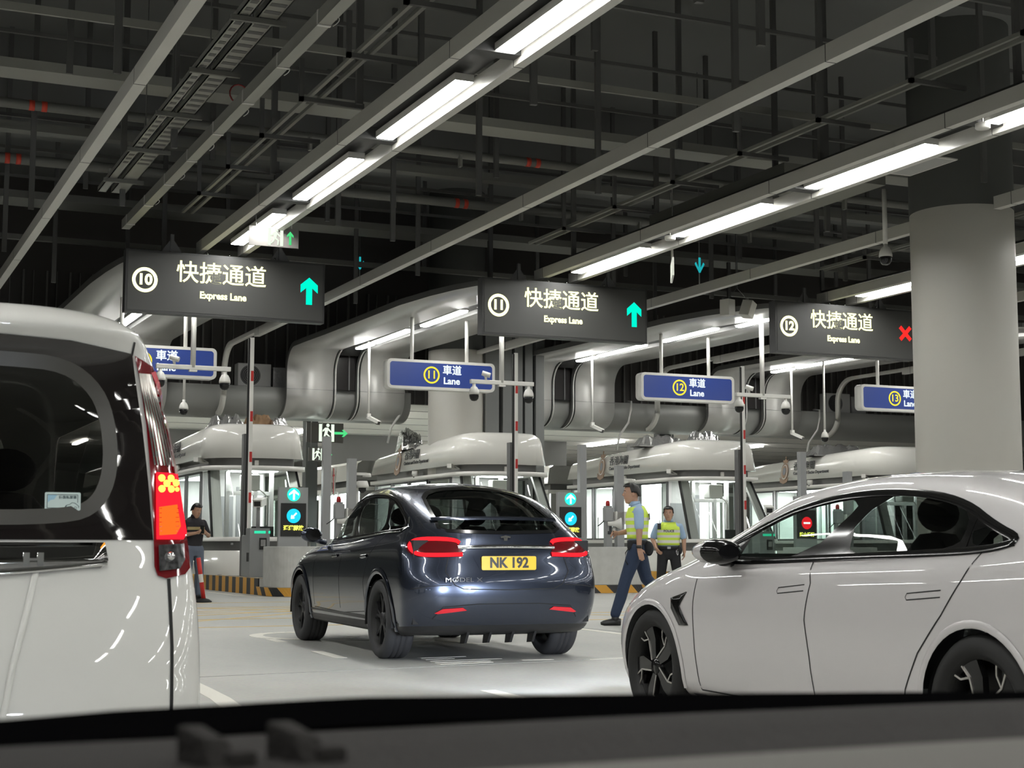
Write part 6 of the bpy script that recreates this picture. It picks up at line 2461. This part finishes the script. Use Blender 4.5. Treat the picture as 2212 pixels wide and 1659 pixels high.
MB().tube([(.12, .16, 1.0), (.17, .18, .93), (.17, .19, .83), (.14, .18, .78)], .006, M_black, 6).build('lanyard', OA)
o = MB().box(.30, .38, -.125, -.085, 1.17, 1.215, M_black).box(.325, .36, -.125, -.09, 1.21, 1.28, M_black).build('handheld_device', None, .006)
o.location = OA.location
o.rotation_euler = OA.rotation_euler
o.scale = OA.scale
tag(o, 'small black handheld device gripped by the walking police officer', 'handheld device')

# ---- the officer standing and facing us
tor2 = [((0, 0, 1.02), .11, .160), ((0, 0, 1.12), .118, .165), ((0, 0, 1.25), .128, .182), ((0, 0, 1.36), .130, .198), ((0, 0, 1.435), .112, .200), ((0, 0, 1.485), .085, .135), ((.008, 0, 1.52), .06, .065)]
jB = dict(torso=tor2, shirt=M_shirt, trousers=M_blk_cloth, head=(.03, 0, 1.645), look=(1, -.05, -.02), neck=(.012, 0, 1.53),
          sh_l=(0, .195, 1.425), el_l=(-.02, .27, 1.19), wr_l=(.03, .275, .965), hand_l=((.03, .275, .965), (.05, -.03, -1), (.2, -1, 0), .28, 1),
          sh_r=(0, -.195, 1.425), el_r=(-.05, -.285, 1.20), wr_r=(.09, -.225, 1.035), hand_r=((.09, -.225, 1.035), (.35, .5, -.8), (-.5, .8, 0), .35, -1),
          hip_l=(0, .10, .95), kn_l=(.02, .155, .52), an_l=(-.01, .185, .09), toe_l=(1, .3, 0), flat_l=0.0,
          hip_r=(0, -.10, .95), kn_r=(.02, -.145, .52), an_r=(-.01, -.175, .09), toe_r=(1, -.3, 0), flat_r=0.0,
          pelvis=[((0, 0, .83), .10, .15), ((0, 0, .93), .135, .182), ((0, 0, 1.02), .128, .180), ((0, 0, 1.06), .124, .176)])
OB = officer('police officer in yellow reflective vest and black trousers standing with a hand at his belt', (13.9, 24.0, 0), R(-118), jB, 1.0, False)
vt2 = [((0, 0, 1.085), .134, .190), ((0, 0, 1.125), .136, .190), ((0, 0, 1.175), .140, .194), ((0, 0, 1.22), .144, .198), ((0, 0, 1.265), .148, .202), ((0, 0, 1.31), .150, .206), ((0, 0, 1.355), .150, .210), ((0, 0, 1.40), .142, .206), ((.002, 0, 1.445), .124, .170), ((.006, 0, 1.495), .098, .112)]
vest(OB, vt2, 0, bands)
MB().text('POLICE', .058, M_blk_cloth, frame_mx((.162, 0, 1.335), (0, 1, 0), (-.02, 0, 1)), .002, .001).build('vest_lettering', OB)
b = MB()
loft(b, [((0, 0, 1.01), .142, .196), ((0, 0, 1.07), .138, .192)], M_blk_cloth, 28)
b.box(.138, .150, -.03, .03, 1.02, 1.06, M_steel)
b.build('belt', OB)
MB().box(.10, .145, -.20, -.14, 1.37, 1.47, M_black).box(.11, .13, -.165, -.155, 1.47, 1.53, M_black).build('radio', OB, .006)
MB().tube([(.13, .15, 1.02), (.15, .16, .95), (.145, .15, .90), (.14, .13, .96), (.13, .13, 1.02)], .005, M_chrome, 6).build('key_chain', OB)
for (x, y) in ((.05, .19), (-.02, .20), (.04, -.19)):
    MB().ball((x, y, .99), 1.0, M_blk_cloth, 12, 8, (.045, .04, .07)).build('pouch', OB)

# ---- the man looking at his phone beside the van
tor3 = [((0, 0, 1.0), .115, .155), ((0, 0, 1.12), .12, .165), ((0, 0, 1.25), .125, .182), ((0, 0, 1.38), .125, .20), ((.005, 0, 1.45), .11, .20), ((.012, 0, 1.505), .085, .13), ((.025, 0, 1.54), .06, .065)]
jC = dict(torso=tor3, shirt=M_tee, trousers=M_jean, head=(.075, 0, 1.66), look=(1, .1, -.32), neck=(.025, 0, 1.55),
          sh_l=(0, .195, 1.44), el_l=(.03, .29, 1.20), wr_l=(.22, .13, 1.24), hand_l=((.22, .13, 1.24), (.5, -.75, .25), (-.5, -.3, .6), .55, 1),
          sh_r=(0, -.195, 1.44), el_r=(.04, -.27, 1.20), wr_r=(.24, -.10, 1.24), hand_r=((.24, -.10, 1.24), (.5, .7, .3), (-.4, .3, .6), .55, -1),
          hip_l=(0, .10, .94), kn_l=(.03, .12, .52), an_l=(0, .125, .09), toe_l=(1, .2, 0), flat_l=0.0,
          hip_r=(0, -.10, .94), kn_r=(.02, -.12, .52), an_r=(0, -.125, .09), toe_r=(1, -.2, 0), flat_r=0.0,
          pelvis=[((0, 0, .82), .10, .15), ((0, 0, .92), .13, .175), ((0, 0, 1.02), .122, .17)])
OC = officer('man in black polo shirt and grey jeans looking down at his phone beside the van', (6.76, 30.2, 0), R(-72), jC, 1.06, False, None)
b = MB()
loft(b, [((0, 0, 1.30), .150, .204), ((0, 0, 1.355), .151, .208)], M_beige, 28, False)
b.build('shirt_stripe', OC)
b = MB().box(.27, .285, -.03, .05, 1.23, 1.38, M_blackg)
o = b.build('phone', None, .004)
o.location, o.rotation_euler, o.scale = OC.location, OC.rotation_euler, OC.scale
tag(o, 'dark phone held at chest height by the man beside the van', 'phone')

# ---- red and white delineator post
t = thing('delineator_post', 'red and white flexible traffic post on a black rubber base beside the van', 'traffic post', (6.75, 29.2, 0))
MB().lathe([(0, 0), (.15, 0), (.16, .02), (.10, .06), (.05, .075), (0, .075)], M_rubber, 20).build('base', t)
b = MB()
top = Vector((-.11, .02, .84))
for k in range(5):
    p, q = Vector((0, 0, .07)).lerp(top, k / 5), Vector((0, 0, .07)).lerp(top, (k + 1) / 5)
    b.tube([p, q], .042, M_white2 if k in (2,) else M_red, 14)
b.build('post', t)
# ================================================================ the car we sit in: dashboard edge
DB = thing('dashboard', 'dark blurred dashboard top of the car we look out from', 'dashboard', (0, 0, 0))
M_dash = mat('dash_black', (0.002, 0.002, 0.0022), 1.0, spec=0.0)
M_dash2 = mat('dash_grey', (0.030, 0.028, 0.027), 0.9, spec=0.1, bump=(160, 0.3))
M_dash3 = mat('dash_pale', (0.115, 0.11, 0.10), 0.8, spec=0.2)
xs = [-0.7, -0.3, 0.0, 0.107, 0.177, 0.251, 0.314, 0.346, 0.414, 0.561, 0.725, 0.915, 1.2, 1.5]
crest = [0.912, 0.919, 0.923, 0.925, 0.928, 0.929, 0.930, 0.930, 0.928, 0.924, 0.919, 0.913, 0.908, 0.902]
fl_ = [c if i_ < 4 else c - 0.003 for i_, c in enumerate(crest)]
rows_ = [[(x, yy, c + dz) for x, c in zip(xs, crest)] for (yy, dz) in ((1.18, -0.10), (1.06, -0.012), (1.0, 0.0), (0.97, -0.002), (0.90, -0.006))]
MB().grid(rows_, M_dash).build('defroster_lip', DB)
rows_ = [[(x, yy, 0.921 - 0.008 * max(0, x - .5) + dz) for x in xs] for (yy, dz) in ((0.905, -0.004), (0.90, 0.0), (0.80, 0.0), (0.70, 0.0015))]
MB().grid(rows_, M_dash2).build('top_pad', DB)
rows_ = [[(x, yy, 0.921 - 0.008 * max(0, x - .5) + dz) for x in xs] for (yy, dz) in ((0.70, 0.0015), (0.685, 0.004), (0.60, 0.0), (0.45, -0.012), (0.43, -0.12))]
MB().grid(rows_, M_dash3).build('front_panel', DB)
for x, nm in ((0.172, 'left'), (0.219, 'right')):
    b = MB()
    b.add([(x, .80, .915), (x + .014, .80, .915), (x + .014, .80, .940), (x, .80, .940), (x + .012, .76, .915), (x + .028, .76, .915), (x + .022, .775, .934), (x + .008, .775, .936)], [(0, 1, 2, 3), (4, 5, 6, 7), (0, 1, 5, 4), (1, 2, 6, 5), (2, 3, 7, 6), (3, 0, 4, 7)], M_dash2)
    b.box(x + .018, x + .034, .765, .79, .915, .929, M_dash2)
    o = b.build('dash_bracket', None, .002)
    tag(o, 'blurred dark grey bracket standing on the dashboard, %s one of the two' % nm, 'bracket', 'dashboard brackets')
